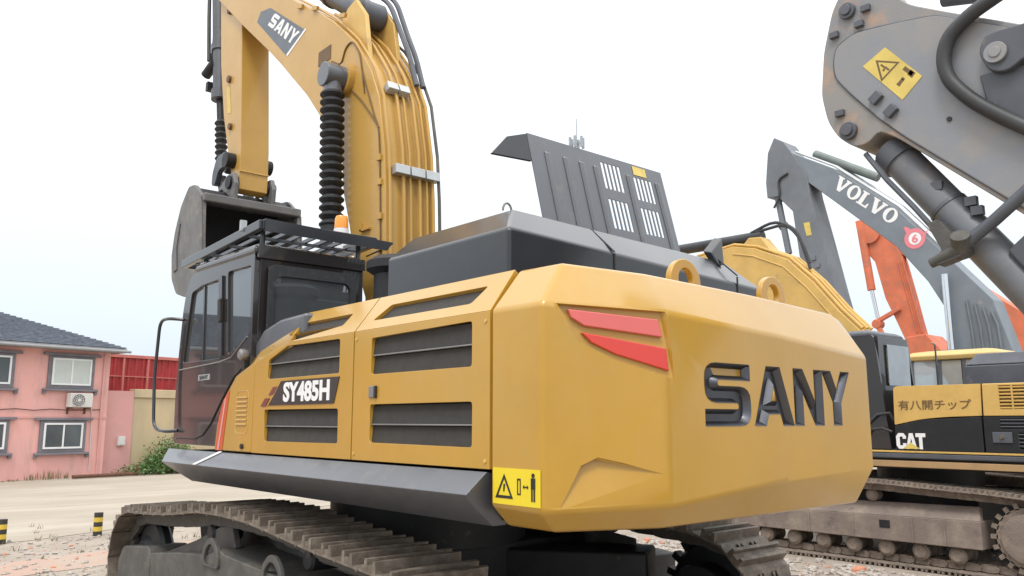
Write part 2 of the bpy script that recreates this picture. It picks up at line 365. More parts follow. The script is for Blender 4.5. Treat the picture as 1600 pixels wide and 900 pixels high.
# ================================================================== THE SETTING
def sheet(name, pts, z, m):
    mb = MB(); mb.add([(x, y, z) for x, y in pts], [tuple(range(len(pts)))]); return kind(build(name, mb, m, smooth=0, fix=False), 'structure')
GROUND = mat('dirt_ground', (0.30, 0.255, 0.21), 0.95, vscale=0.7, col2=(0.40, 0.345, 0.285), detail=10, bump=0.8, bscale=22, spots=(0.20, 0.165, 0.13), spotscale=2.5, spotlo=0.52, spothi=0.70)
ROADM = mat('pale_concrete', (0.33, 0.285, 0.225), 0.9, vscale=0.35, col2=(0.43, 0.38, 0.315), detail=9, bump=0.12, bscale=25, stretch=(2.2, 0.5, 1), spots=(0.27, 0.235, 0.185), spotscale=0.8, spotlo=0.54, spothi=0.72)
STRIP = mat('brick_dust_strip', (0.40, 0.275, 0.215), 0.95, vscale=1.5, col2=(0.38, 0.31, 0.25), detail=9, bump=0.5, bscale=30)
sheet('ground', [(-500, -500), (500, -500), (500, 500), (-500, 500)], 0, GROUND)
FD = V((0.213, -0.977, 0)); FN = V((-0.977, -0.213, 0))        # direction of the house front and its outward normal
FK = V((25.65, -4.61, 0))
def fpt(s, out, z=0): return FK + FD * s + FN * out + V((0, 0, z))
def road(name, a, b, z, m, n=40):
    rnd = random.Random(3); left, right = [], []
    for i in range(n + 1):
        s = -60 + 120 * i / n
        left.append(fpt(s, a + rnd.uniform(-.25, .25))); right.append(fpt(s, b + rnd.uniform(-.35, .35)))
    return sheet(name, [(p.x, p.y) for p in left] + [(p.x, p.y) for p in reversed(right)], z, m)
road('road', 0.6, 14.3, 0.006, ROADM)
road('brick_dust_path', 16.6, 17.5, 0.005, STRIP)

# gravel and rubble lying round the machines
def rocks(name, spots_, m, label):
    ico = bmesh.new(); bmesh.ops.create_icosphere(ico, subdivisions=1, radius=1); bv = [q.co.copy() for q in ico.verts]; bf = [tuple(q.index for q in f.verts) for f in ico.faces]; ico.free()
    rnd = random.Random(11); vs_, fs_ = [], []
    for (x0, x1, y0, y1, n, s0, s1) in spots_:
        for _ in range(n):
            x, y = rnd.uniform(x0, x1), rnd.uniform(y0, y1); s = s0 + (s1 - s0) * rnd.random() ** 3
            q = Matrix.Rotation(rnd.uniform(0, 6.3), 3, 'Z') @ Matrix.Rotation(rnd.uniform(0, 6.3), 3, 'X')
            sc = V((rnd.uniform(.6, 1.3), rnd.uniform(.6, 1.2), rnd.uniform(.35, .8))); k = len(vs_)
            for p in bv:
                p2 = q @ (p * rnd.uniform(.75, 1.2)); vs_.append((x + p2.x * sc.x * s, y + p2.y * sc.y * s, s * .2 + p2.z * sc.z * s))
            fs_ += [tuple(i + k for i in f) for f in bf]
    mb = MB(); mb.v = [V(p) for p in vs_]; mb.f = fs_
    return kind(build(name, mb, m, smooth=0, fix=False), 'stuff', label)
rocks('gravel', [(3.3, 9.6, -.6, 3.4, 1500, .010, .055), (-3, 4, -6.6, -2.0, 5200, .012, .075), (-4.5, 1, -12, -7.2, 900, .012, .05)], STONE, 'pale crushed stone and rubble on the dirt')
BRK = mat('broken_brick', (0.52, 0.22, 0.13), 0.9, vscale=8, col2=(0.44, 0.25, 0.18))
rocks('brick_rubble', [(-3, 3.5, -6.6, -2.2, 130, .02, .10), (6.0, 9.4, -.3, 2.8, 50, .015, .05)], BRK, 'small pieces of broken orange brick among the gravel')

# ================================================================== THE YELLOW EXCAVATOR IN FRONT
EX = thing('excavator', (0, 0, 0), 'large yellow crawler excavator with black cab, raised boom and open engine hood in the foreground', 'excavator')

# ---- undercarriage
def track(parent, name, y0, y1, rear, front, Rr, Rf, top, pitch, shoe_me, link_me, frame_mb, frame_mat, out):
    fr = build(name, frame_mb, frame_mat, parent, bevel=.012)
    pts = []
    for i in range(0, 17): a = R(-90 - 180 * i / 16); pts.append((rear[0] + Rr * math.cos(a), rear[1] + Rr * math.sin(a)))
    pts += top
    for i in range(0, 17): a = R(90 - 180 * i / 16); pts.append((front[0] + Rf * math.cos(a), front[1] + Rf * math.sin(a)))
    pts.append(pts[0])
    seg = [math.dist(pts[i], pts[i+1]) for i in range(len(pts)-1)]; L = sum(seg); n = round(L / pitch); st = L / n; yc = (y0 + y1) / 2
    def at(s):
        s %= L; i = 0
        while s > seg[i] and i < len(seg) - 1: s -= seg[i]; i += 1
        t = s / seg[i]; return V((pts[i][0]*(1-t) + pts[i+1][0]*t, pts[i][1]*(1-t) + pts[i+1][1]*t))
    rnd = random.Random(5)
    for k in range(n):
        a, b = at(k*st), at((k+1)*st); m = (a+b)/2; d = (b-a).normalized()
        ang = -math.atan2(d.y, d.x)
        place('track_shoe', shoe_me, (m.x, yc, m.y), (0, ang + rnd.uniform(-.012, .012), 0), fr)
        place('chain_link', link_me, (m.x, yc, m.y), (0, ang, 0), fr)
    return fr
def shoe_mesh(name, pitch, wd, m, ribs, rh):
    mb = MB(); h = pitch / 2
    # plate with a turned-up and a turned-down lip so that neighbours overlap
    mb.prism([(-h*1.06, -wd/2, -.006), (-h*.85, -wd/2, .004), (h*.8, -wd/2, .004), (h*1.08, -wd/2, .014), (h*1.08, -wd/2, .026), (h*.8, -wd/2, .018), (-h*.85, -wd/2, .018), (-h*1.06, -wd/2, .008)], (0, wd, 0))
    if len(ribs) == 2: mb.box(ribs[0], ribs[1], -wd/2 + .006, wd/2 - .006, .0178, rh*.62)
    for x in ribs:
        mb.prism([(x - .020, -wd/2 + .004, .0175), (x + .020, -wd/2 + .004, .0175), (x + .013, -wd/2 + .004, rh), (x - .013, -wd/2 + .004, rh)], (0, wd - .008, 0))
    for x in (.068, .095):
        for y in (-.11, -.06, .06, .11): mb.cyl((x, y, .017), (x, y, .036), .015, n=6)
    return mesh_of(name, mb, m)
def link_mesh(name, pitch, m, y=.10, t=.04, hh=.11):
    mb = MB(); h = pitch / 2
    for s in (-1, 1):
        pr_ = [(-h*1.15, -.02), (-h*.95, -hh*.95), (-h*.3, -hh), (h*.3, -hh), (h*.95, -hh*.95), (h*1.15, -.02), (h*.6, -.006), (-h*.6, -.006)]
        mb.prism([(a, s*y - t/2 + (0.012 if a > 0 else -.012) * s, b) for a, b in pr_], (0, t, 0))
    mb.cyl((h, -y-.03, -.06), (h, y+.03, -.06), .026, n=8)
    return mesh_of(name, mb, m)
SM = shoe_mesh('track_shoe', .25, .60, SHOE, (-.052, .036), .082)
LM = link_mesh('chain_link', .25, CHAIN)
TOP = [(-1.5, 1.072), (-1.1, 1.095), (-.57, 1.145), (-.1, 1.182), (.4, 1.186), (.8, 1.175), (1.5, 1.095), (2.1, 1.055)]
for sgn in (1, -1):
    f = MB()
    yo, yi = sgn * 1.60, sgn * 1.12
    prof = [(-1.3, .28), (2.05, .28), (2.12, .55), (2.06, .72), (1.40, .80), (.72, .86), (.52, .93), (.40, .90), (-.6, .86), (-1.35, .80)]
    f.prism([(x, yo, z) for x, z in prof], (0, yi - yo, 0)); f.prism([(x, sgn*1.13, z) for x, z in [(-1.3, .7), (2.0, .7), (2.1, .97), (.9, 1.06), (-.5, 1.03), (-1.3, .95)]], (0, sgn*.03, 0))
    fr = track(EX, 'track_frame', 1.07 * sgn, 1.67 * sgn, (-1.93, .565), (2.62, .555),   .48, .475, TOP, .25, SM, LM, f, FRAMEM, yo)
    # front yoke block, raised rib, step brackets
    m = MB(); m.prism([(x, yo + sgn*.012, z) for x, z in round_poly([(2.04, .26), (2.95, .26), (2.98, .55), (2.84, .70), (2.10, .775), (2.04, .7)], .07)], (0, -sgn*.36, 0)); build('idler_yoke', m, FRAMEM, fr, bevel=.015)
    m = MB(); m.prism([(x, yo - sgn*.12, z) for x, z in [(2.02, .72), (1.3, .90), (.78, 1.06), (.55, 1.08), (.47, .93), (.62, .86), (1.35, .79)]], (0, -sgn*.05, 0)); build('track_guard_rib', m, FRAMEM, fr, bevel=.008)
    for xb in (.62, -.47):
        o_ = round_poly([(xb - .18, .78), (xb - .15, .92), (xb - .05, 1.0), (xb + .05, 1.0), (xb + .15, .92), (xb + .18, .78)], .08)
        h_ = round_poly([(xb - .125, .79), (xb - .11, .89), (xb - .03, .95), (xb + .03, .95), (xb + .11, .89), (xb + .125, .79)], .05)
        m = MB(); m.plate([(x, z) for x, z in o_], [[(x, z) for x, z in h_]], (0, yo + sgn*.022 if sgn < 0 else yo + .022, 0), (1, 0, 0), (0, 0, 1), -.035 if sgn > 0 else .035); build('step_bracket', m, FRAMEM, fr, bevel=.008)
    # sprocket, idler and rollers
    for cx, cz, rr, nm in ((-1.93, .565, .42, 'sprocket'), (2.62, .555, .40, 'idler_wheel')):
        m = MB(); ym = sgn * 1.37
        m.lathe((cx, ym - .13, cz), (0, 1, 0), [(0, .2), (.02, rr*.55), (.05, rr*.62), (.07, rr*.93), (.10, rr), (.16, rr), (.19, rr*.93), (.21, rr*.62), (.24, rr*.55), (.26, .2)], 32)
        if nm == 'sprocket':
            for k in range(21):
                a = 2*PI*k/21; m.obox((cx + (rr+.02)*math.cos(a), ym, cz + (rr+.02)*math.sin(a)), V((math.cos(a), 0, math.sin(a)))*.045, V((0, .04, 0)), V((-math.sin(a), 0, math.cos(a)))*.028)
        build(nm, m, DARK, fr)
    m = MB(); m.cyl((-1.93, yo - sgn*.5, .565), (-1.93, yo + sgn*.02, .565), .26, n=28); build('final_drive', m, DARK, fr, bevel=.02)
    for xr in (-.95, .1, 1.15, 1.9):
        m = MB(); m.lathe((xr, sgn*1.37 - .2, .175), (0, 1, 0), [(0, .08), (.05, .1), (.07, .09), (.33, .09), (.35, .1), (.4, .08)], 16); build('track_roller', m, DARK, fr)
    for xr in (-.75, .95):
        m = MB(); m.lathe((xr, sgn*1.37 - .13, .99), (0, 1, 0), [(0, .06), (.02, .075), (.24, .075), (.26, .06)], 16); build('carrier_roller', m, DARK, fr)
m = MB(); m.box(-.75, .85, -1.13, 1.13, .5, .95); m.obox((1.15, .75, .72), (.55, .35, 0), (-.12, .2, 0), (0, 0, .18)); m.obox((1.15, -.75, .72), (.55, -.35, 0), (.12, .2, 0), (0, 0, .18))
m.obox((-1.05, .75, .72), (.45, -.35, 0), (.12, .2, 0), (0, 0, .18)); m.obox((-1.05, -.75, .72), (.45, .35, 0), (-.12, .2, 0), (0, 0, .18)); build('car_body', m, DARK, EX, bevel=.03)
m = MB(); m.cyl((0, 0, .94), (0, 0, 1.40), .82, n=40); build('swing_bearing', m, DARK, EX)

# ---- upper frame
m = MB(); m.prism([(-2.70, y, z) for y, z in [(1.44, 1.64), (-1.44, 1.64), (-1.40, 1.40), (-.9, 1.385), (.9, 1.385), (1.40, 1.40)]], (4.45, 0, 0)); build('upper_frame', m, DARK, EX, bevel=.01)
for sgn in (1, -1):
    m = MB()
    a = [(sgn*1.50, 1.640), (sgn*1.555, 1.650), (sgn*1.675, 1.545), (sgn*1.640, 1.51), (sgn*1.45, 1.375), (sgn*1.36, 1.375), (sgn*1.36, 1.6)]
    xr = [-2.69, -2.70, -2.69, -2.66, -2.62, -2.62, -2.69]; xf = [1.86, 1.90, 1.70, 1.66, 1.56, 1.56, 1.86]
    m.loft([[(xr[i], p[0], p[1]) for i, p in enumerate(a)], [(xf[i], p[0], p[1]) for i, p in enumerate(a)]]); sill = build('side_sill', m, SKIRT, EX, bevel=.004, smooth=25)
    if sgn > 0:
        m = MB(); m.prism([(.70, 1.557, 1.652), (.64, 1.557, 1.652), (.88, 1.677, 1.547), (.94, 1.677, 1.547)], (0, .003, .004)); build('sill_mark', m, WHT, sill, smooth=0)

# ---- counterweight
def cwring(z, d, zoff=None):
    P = [(-2.72, 1.55 - d), (-3.09 + .25*d, 1.55 - d), (-3.4 + d, .99 - .35*d), (-3.4 + d, 0), (-3.4 + d, -.99 + .35*d), (-3.09 + .25*d, -1.55 + d), (-2.72, -1.55 + d)]
    return [(x, y, z + (zoff[i] if zoff else 0)) for i, (x, y) in enumerate(P)]
m = MB()
m.loft([cwring(1.385, .11), cwring(1.485, 0, [.01, .0, .015, .09, .125, .06, 0]), cwring(2.44, 0, [.01, .01, -.02, -.07, -.14, -.05, 0]), cwring(2.645, .19, [.035, .03, .0, -.015, -.05, -.04, -.04])])
CW = build('counterweight', m, YEL, EX, bevel=.022, seg=3, smooth=30)
bu = (V((-3.4, .99, 0)) - V((-3.09, 1.55, 0))); BL = bu.length; bu.normalize(); bn = V((-.5597, .31, 0)); bn = V((bu.y, -bu.x, 0));
if bn.x > 0: bn = -bn
BO = V((-3.09, 1.55, 0))
def bev(s, z, out=0.0): return BO + bu * s + bn * out + V((0, 0, z))
bpy.context.view_layer.update()
# lamp recess: deep along its upper edge, running out below
c = MB()
ol = [(.10, 2.445), (.61, 2.42), (.665, 2.095), (.37, 2.185), (.19, 2.275)]
dep = [-.035, -.035, -.02, -.02, -.022]
c.loft([[bev(s, z, dep[i]) for i, (s, z) in enumerate(ol)], [bev(s + (s-.36)*.22, z + (z-2.3)*.10, .05) for s, z in ol]])
cut(CW, c)
c = MB()
ol = [(.07, 1.47), (.19, 1.685), (.27, 1.72), (.62, 1.645), (.66, 1.47)]; dep = [.004, -.035, -.042, .003, .012]
c.loft([[bev(s, z, dep[i]) for i, (s, z) in enumerate(ol)], [bev(s, z + (.03 if z > 1.5 else 0), .08) for s, z in ol]])
cut(CW, c)
for nm, mm, pl, lab in (('lamp_lens', PINKLENS, [(.135, 2.425), (.590, 2.385), (.610, 2.298), (.215, 2.345), (.15, 2.385)], 'pale red upper lens'), ('lamp_lens', RED, [(.200, 2.315), (.30, 2.300), (.628, 2.245), (.640, 2.135), (.37, 2.212), (.25, 2.266)], 'deep red lower lens')):
    m = MB(); m.prism([bev(s, z, -.04) for s, z in pl], bn * .036); o = build(nm, m, mm, CW, bevel=.006); o['label'] = lab
# sunken letters S A N Y with sloping chrome walls
def off_poly(l, d):
    """move each side of a loop outward (to its right when counter-clockwise) by d"""
    n = len(l); out = []
    for i in range(n):
        p, a, b = V(l[i]), V(l[i-1]), V(l[(i+1) % n]); d1, d2 = (p-a).normalized(), (b-p).normalized()
        n1, n2 = V((d1.y, -d1.x)), V((d2.y, -d2.x)); nn = n1 + n2
        nn = nn.normalized() if nn.length > 1e-4 else n1; k = d / max(.45, nn.dot(n1)); out.append(tuple(p + nn*k))
    return out
def ccw(l, want=True):
    ar = sum(l[i][0]*l[(i+1) % len(l)][1] - l[(i+1) % len(l)][0]*l[i][1] for i in range(len(l))); return l if (ar > 0) == want else l[::-1]
spans = {'S': (.717, .325), 'A': (.285, -.095), 'N': (-.115, -.425), 'Y': (-.43, -.747)}
cutm = MB(); letters = []
for ch, (ya, yb) in spans.items():
    o_, h_ = LET[ch]; wd_ = ya - yb
    O_ = ccw([(a*wd_, b*.315) for a, b in o_]); H_ = [ccw([(a*wd_, b*.315) for a, b in q], False) for q in h_]
    org = V((-3.4, ya, 1.875)); uu, vv = V((0, -1, 0)), V((0, 0, 1))
    c = MB(); c.plate(off_poly(O_, .003), [off_poly(q, .003) for q in H_], org + V((-.02, 0, 0)), uu, vv, .06); cut(CW, c)
    m = MB()
    def P3(p, dpt): return org + uu*p[0] + vv*p[1] + V((dpt, 0, 0))
    inn_ = []
    for l in [O_] + H_:
        q = off_poly(l, -.021); inn_.append(q); n = len(l); q0 = off_poly(l, .004)
        m.add([P3(p, -.002) for p in q0] + [P3(p, .001) for p in l] + [P3(p, .034) for p in q], [(i, (i+1) % n, (i+1) % n + n, i + n) for i in range(n)] + [(i + n, (i+1) % n + n, (i+1) % n + 2*n, i + 2*n) for i in range(n)])
    m.plate(inn_[0], inn_[1:], org + V((.034, 0, 0)), uu, vv, .003)
    letters.append(build('letter', m, CHROME, CW, smooth=25, fix=False))
_wn = CW.modifiers.new('weighted', 'WEIGHTED_NORMAL'); _wn.keep_sharp = True; _wn.weight = 80
# lifting eyes
for yc in (.22, -.72):
    o_ = [(-.145, -.03)] + [(.145 * math.cos(a), .085 + .14 * math.sin(a)) for a in [PI - PI*i/14 for i in range(15)]] + [(.145, -.03)]
    m = MB(); m.plate([(a, b) for a, b in o_], [ring_poly((0, .10), .068, 18)], (-2.93, yc, 2.63), (0, -1, 0), (0, 0, 1), .045); build('lifting_eye', m, YEL, CW, bevel=.008)
# warning sticker on its left face
m = MB(); m.box(-3.085, -2.745, 1.5505, 1.5525, 1.505, 1.675); st = build('warning_sticker', m, STY, CW, smooth=0)
m = MB(); n_ = V((0, 1, 0)); tri_mark(m, (-2.83, 1.553, 1.588), V((-1, 0, 0)), V((0, 0, 1)), .13, n_)
m.prism([(-2.823, 1.5535, 1.565), (-2.832, 1.5535, 1.565), (-2.838, 1.5535, 1.60), (-2.826, 1.5535, 1.60)], (0, .0012, 0))
for q in ([(-2.925, 1.555), (-2.95, 1.555), (-2.95, 1.63), (-2.925, 1.63)],):
    m.plate([(-a, b) for a, b in q], [[(.930, 1.562) if 0 else (2.931, 1.562), (2.944, 1.562), (2.944, 1.622), (2.931, 1.622)]], (0, 1.5545, 0), (-1, 0, 0), (0, 0, 1), .0012)
m.prism([(-2.965, 1.5535, 1.593), (-2.975, 1.5535, 1.603), (-2.975, 1.5535, 1.596), (-2.995, 1.5535, 1.596), (-2.995, 1.5535, 1.603), (-3.005, 1.5535, 1.593), (-2.995, 1.5535, 1.583), (-2.995, 1.5535, 1.590), (-2.975, 1.5535, 1.590), (-2.975, 1.5535, 1.583)], (0, .0012, 0))
m.box(-3.052, -3.022, 1.5535, 1.5547, 1.585, 1.636); m.box(-3.034, -3.024, 1.5535, 1.5547, 1.53, 1.584); m.box(-3.050, -3.040, 1.5535, 1.5547, 1.53, 1.584); m.prism([(-3.037 + .011*math.cos(a), 1.5535, 1.648 + .011*math.sin(a)) for a in [2*PI*i/10 for i in range(10)]], (0, .0012, 0))
build('sticker_pictogram', m, INK, CW, smooth=0)

# ---- side doors: flat lower face and a face leaning inward above it, both with grille openings
def lower(mb, outer, holes, t=.03): mb.plate([(-x, z) for x, z in outer], [[(-x, z) for x, z in h] for h in holes], (0, 1.55, 0), (-1, 0, 0), (0, 0, 1), t)
SLV = V((0, -.18, .235)).normalized(); SLH = math.hypot(.18, .235)
def leaning(mb, outer, holes, t=.03): mb.plate([(-x, q) for x, q in outer], [[(-x, q) for x, q in h] for h in holes], (0, 1.55, 2.45), (-1, 0, 0), SLV, t)
def grille(parent, x0, x1, z0, z1, cutc=0, n=2):
    """recessed grille: angled mesh blades with bright ridges between"""
    m = MB(); m.box(x0 - .02, x1 + .02, 1.49, 1.50, z0 - .02, z1 + .02); build('grille_backing', m, DARK, parent, smooth=0)
    hh = (z1 - z0) / n
    for k in range(n):
        za = z0 + k * hh; zb = za + hh
        m = MB(); m.prism([(x0 - .015, 1.534, za + .002), (x0 - .015, 1.522, zb - .012), (x0 - .015, 1.516, zb - .012), (x0 - .015, 1.528, za + .002)], (x1 - x0 + .03, 0, 0)); build('grille_blade', m, MESHM, parent, smooth=0)
        if k: m = MB(); m.box(x0 - .015, x1 + .015, 1.519, 1.541, za - .008, za + .001); build('grille_ridge', m, EDGE, parent, bevel=.003)
def lean_grille(parent, pts):
    m = MB(); m.prism([V((0, 1.55, 2.45)) + V((x, 0, 0)) + SLV * q - V((0, .235, .18)).normalized() * .024 for x, q in pts], V((0, -.235, -.18)).normalized() * .02); build('grille_panel', m, MESHM, parent, smooth=0)
def rr(pts, r=.02): return round_poly(pts, r, 3)
# rear door
m = MB()
h1 = rr([(-1.575, 2.175), (-2.565, 2.175), (-2.565, 2.41), (-1.575, 2.395)]); h2 = rr([(-1.575, 1.77), (-2.57, 1.765), (-2.57, 1.995), (-1.575, 1.995)])
lower(m, [(-1.372, 1.662), (-2.712, 1.662), (-2.712, 2.449), (-1.372, 2.449)], [h1, h2])
h3 = rr([(-1.50, .08), (-2.49, .08), (-2.55, .20), (-1.60, .20)])
leaning(m, [(-1.372, 0.002), (-2.712, 0.002), (-2.70, SLH), (-1.372, SLH)], [h3])
D1 = build('rear_side_door', m, YEL, EX, bevel=.007, smooth=30)
grille(D1, -2.57, -1.57, 2.17, 2.415, n=2); grille(D1, -2.575, -1.57, 1.76, 2.0, n=2); lean_grille(D1, [(-1.47, .06), (-2.5, .06), (-2.58, .22), (-1.6, .22)])
m = MB(); m.box(-1.625, -1.570, 1.551, 1.562, 2.035, 2.105); build('door_latch', m, EDGE, D1, bevel=.006)
m = MB(); m.box(-1.655, -1.635, 1.551, 1.566, 2.03, 2.105); build('door_latch_lever', m, INK, D1, bevel=.004)
for zz in (1.70, 2.40):
    for xx in (-1.40, -2.68): m = MB(); m.cyl((xx, 1.549, zz), (xx, 1.556, zz), .010, n=8); build('door_bolt', m, YELC, D1)
# front door
m = MB()
h1 = rr([(-.12, 2.20), (-1.185, 2.20), (-1.185, 2.42), (-.43, 2.425), (-.13, 2.34)]); h2 = rr([(-.11, 1.75), (-1.19, 1.757), (-1.185, 1.975), (-.09, 1.978)])
lower(m, [(.108, 1.662), (-1.358, 1.662), (-1.358, 2.449), (-.45, 2.449), (.108, 2.335)], [h1, h2])
h3 = rr([(-.33, .08), (-1.12, .08), (-1.15, .185), (-.44, .185)])
leaning(m, [(-.45, 0.002), (-1.358, 0.002), (-1.358, SLH), (-.38, SLH)], [h3])
# wedge where the leaning face drops towards the cab
m.prism([(-.452, 1.549, 2.449), (.115, 1.549, 2.335), (.24, 1.44, 2.455), (-.382, 1.371, 2.684)], (0, -.03, -.03))
D2 = build('front_side_door', m, YEL, EX, bevel=.007, smooth=30)
grille(D2, -1.19, -.10, 2.195, 2.43, n=2); grille(D2, -1.195, -.085, 1.745, 1.98, n=2); lean_grille(D2, [(-.3, .06), (-1.14, .06), (-1.17, .21), (-.42, .21)])
m = MB(); m.prism([(-.17, 1.551, 2.008), (-1.135, 1.551, 2.008), (-1.20, 1.551, 2.178), (-.36, 1.551, 2.178)], (0, .004, 0)); build('nameplate', m, PLATE, D2, smooth=0)
text('nameplate_lettering', 'SY485H', (-.41, 1.556, 2.028), (-1, 0, 0), (0, 0, 1), .67, .138, WHT, D2, bold=.035)
for q in ([(-.03, 2.002), (-.12, 2.002), (-.18, 2.06), (-.10, 2.06)], [(-.16, 2.082), (-.24, 2.082), (-.31, 2.14), (-.23, 2.14)]):
    m = MB(); m.prism([(x, 1.551, z) for x, z in q], (0, .004, 0)); build('nameplate_square', m, BRICKRED, D2, smooth=0)
m = MB(); m.prism([(x, 1.551, z) for x, z in [(-.135, 2.002), (-.15, 2.002), (-.37, 2.175), (-.345, 2.175)]], (0, .004, 0)); build('nameplate_slash', m, YELB, D2, smooth=0)
# front panel below the cab window, with vents and a red stripe
m = MB()
lower(m, [(.122, 1.662), (.83, 1.662), (.80, 1.86), (.70, 2.06), (.45, 2.235), (.122, 2.335)], [])
m.prism([(.122, 1.549, 2.335), (.45, 1.549, 2.235), (.70, 1.549, 2.06), (.73, 1.50, 2.09), (.47, 1.48, 2.28), (.24, 1.44, 2.455)], (0, -.02, -.01))
D3 = build('front_side_panel', m, YEL, EX, bevel=.01, smooth=30)
for k in range(7):
    m = MB(); m.box(.215, .405, 1.551, 1.560, 1.865 + k*.034, 1.877 + k*.034); build('vent_slat', m, YELC, D3, bevel=.003)
m = MB(); m.plate(rrect(-.43, -.19, 1.80, 2.13, .05), [rrect(-.424, -.196, 1.806, 2.124, .046)], (0, 1.5525, 0), (-1, 0, 0), (0, 0, 1), .002); build('vent_outline', m, YELC, D3, smooth=0)
m = MB(); m.prism([(x, 1.551, z) for x, z in [(.80, 1.665), (.66, 1.665), (.565, 2.14), (.68, 2.06), (.755, 1.92)]], (0, .003, 0)); build('red_stripe', m, REDSTR, D3, smooth=0)
m = MB(); m.prism([(x, 1.5545, z) for x, z in [(.755, 1.666), (.725, 1.666), (.62, 2.085), (.645, 2.07)]], (0, .002, 0)); build('pale_stripe', m, PINKW2, D3, smooth=0)
m = MB(); m.cyl((.27, 1.548, 1.705), (.27, 1.565, 1.705), .02, n=12); build('panel_lock', m, INK, D3)
# far side panel, and the black cowl between cab and doors
m = MB(); m.box(-2.712, .9, -1.55, -1.52, 1.662, 2.45); m.prism([(-2.712, -1.549, 2.452), (.6, -1.549, 2.452), (.5, -1.37, 2.684), (-2.6, -1.37, 2.684)], (0, .03, -.02)); build('far_side_panel', m, YEL, EX, bevel=.012)
m = MB(); m.prism([(x, 1.46, z) for x, z in [(-.5, 2.3), (.34, 2.3), (.34, 2.50), (.20, 2.60), (-.1, 2.66), (-.5, 2.67)]], (0, -.9, 0)); build('cab_rear_cowl', m, SKIRT, EX, bevel=.03)
m = MB(); m.box(-2.7, -.4, -1.36, 1.36, 1.64, 2.66); m.box(-.4, 1.3, -1.45, -.45, 1.64, 2.35); build('engine_bay', m, DARK, EX)

# ---- engine hood
def hoodring(z, d, dz=0): return [(-2.45 + d, 1.2 - d, z), (-2.45 + d, -1.36 + d, z - dz), (-1.17 - d*.1, -1.36 + d, z - dz), (-1.17 - d*.1, 1.2 - d, z)]
m = MB(); m.loft([hoodring(2.62, 0), hoodring(2.985, 0, .10), hoodring(3.165, .2, .06)]); HOOD = build('engine_hood', m, BLK, EX, bevel=.02, smooth=25)
for yy in (.32, -1.02):
    m = MB(); m.obox((-2.452, yy, 2.80), (.004, 0, 0), (0, .006, 0), (0, 0, .15)); m.obox((-2.352, yy, 3.05), (.1, 0, .09), (0, .006, 0), (-.003, 0, .003)); build('hood_seam', m, INK, HOOD, smooth=0)
m = MB(); m.tube([(-2.2, 1.0 + .035*math.cos(a), 3.16 + .05*math.sin(a)) for a in [PI*i/8 for i in range(9)]], .007, 6); build('hood_lift_ring', m, EDGE, HOOD)
m = MB(); m.prism([(-2.32, -1.0, 3.05), (-2.32, -1.06, 3.06), (-2.26, -1.13, 3.29), (-2.26, -1.05, 3.22), (-2.26, -.98, 3.16)], (.08, 0, .02)); build('hood_latch_bracket', m, BLK, HOOD, bevel=.01)
# front hood step and the intake behind the boom
m = MB(); m.lathe((-.6, .75, 2.6), (0, 0, 1), [(0, .18), (.40, .18), (.44, .24), (.50, .24), (.54, .18), (.56, .05)], 24); build('air_intake_cap', m, DARK, EX)
# open hood lid with slots
LU = V((0, -1, 0)); LVv = V((.165, 0, .645)).normalized(); LN = LU.cross(LVv)
LO = V((-1.8, .335, 3.325))
def lid(s, t, out=0): return LO + LU * s + LVv * t + LN * out
holes = []
for s0, t0, t1 in ((.755, .365, .60), (.755, .02, .275), (1.13, .335, .545), (1.13, .03, .265)):
    for k in range(5):
        a = s0 + k * .048; holes.append([(a, t0), (a + .034, t0), (a + .034, t1), (a, t1)])
m = MB(); m.plate([(0, -.26), (1.515, -.26), (1.515, .665), (0, .665)], holes, LO, LU, LVv, .008); LID = build('open_hood_lid', m, SKIRT, EX, smooth=25)
for s in (.17, .36, .53, .685, 1.065, 1.425):
    m = MB(); m.loft([[lid(s - .03, -.24, .0), lid(s + .03, -.24, .0), lid(s + .03, .55, .0), lid(s - .03, .55, .0)], [lid(s - .014, -.22, .02), lid(s + .014, -.22, .02), lid(s + .014, .53, .02), lid(s - .014, .53, .02)]]); build('pressed_rib', m, SKIRT, LID, bevel=.006)
m = MB(); m.prism([lid(-.002, .66, 0), lid(-.155, .625, -.05), lid(-.29, .48, -.10), lid(-.002, .43, 0)], LN * -.02); build('lid_flange', m, BLK, LID, bevel=.004)
m = MB(); m.prism([lid(1.14, .565, .002), lid(1.30, .565, .002), lid(1.30, .645, .002), lid(1.14, .645, .002)], LN * .002); build('lid_sticker', m, STYF, LID, smooth=0)

# ---- cab
def cside(mb, outer, holes, y=1.5, t=.05): mb.plate([(-x, z) for x, z in outer], [[(-x, z) for x, z in h] for h in holes], (0, y, 0), (-1, 0, 0), (0, 0, 1), t)
CO = round_poly([(1.95, 1.69), (1.98, 2.25), (1.90, 2.95), (1.80, 3.20), (1.42, 3.30), (.33, 3.275), (.31, 1.69)], [.05, .2, .3, .2, .3, .08, 0], 4)
W1 = round_poly([(1.83, 2.42), (1.70, 3.06), (1.45, 3.10), (1.03, 3.105), (.935, 2.42)], .03, 3); W2 = round_poly([(.78, 2.43), (.87, 3.145), (.39, 3.135), (.36, 2.60)], .04, 3)
W3 = [(1.80, 1.76), (1.80, 1.93), (1.52, 1.93), (1.46, 1.74), (1.6, 1.70)]
m = MB(); cside(m, CO, [W1, W2], 1.5); cside(m, CO, [round_poly([(1.8, 1.9), (1.7, 3.05), (.42, 3.1), (.42, 2.2)], .04, 3)], .56, .05)
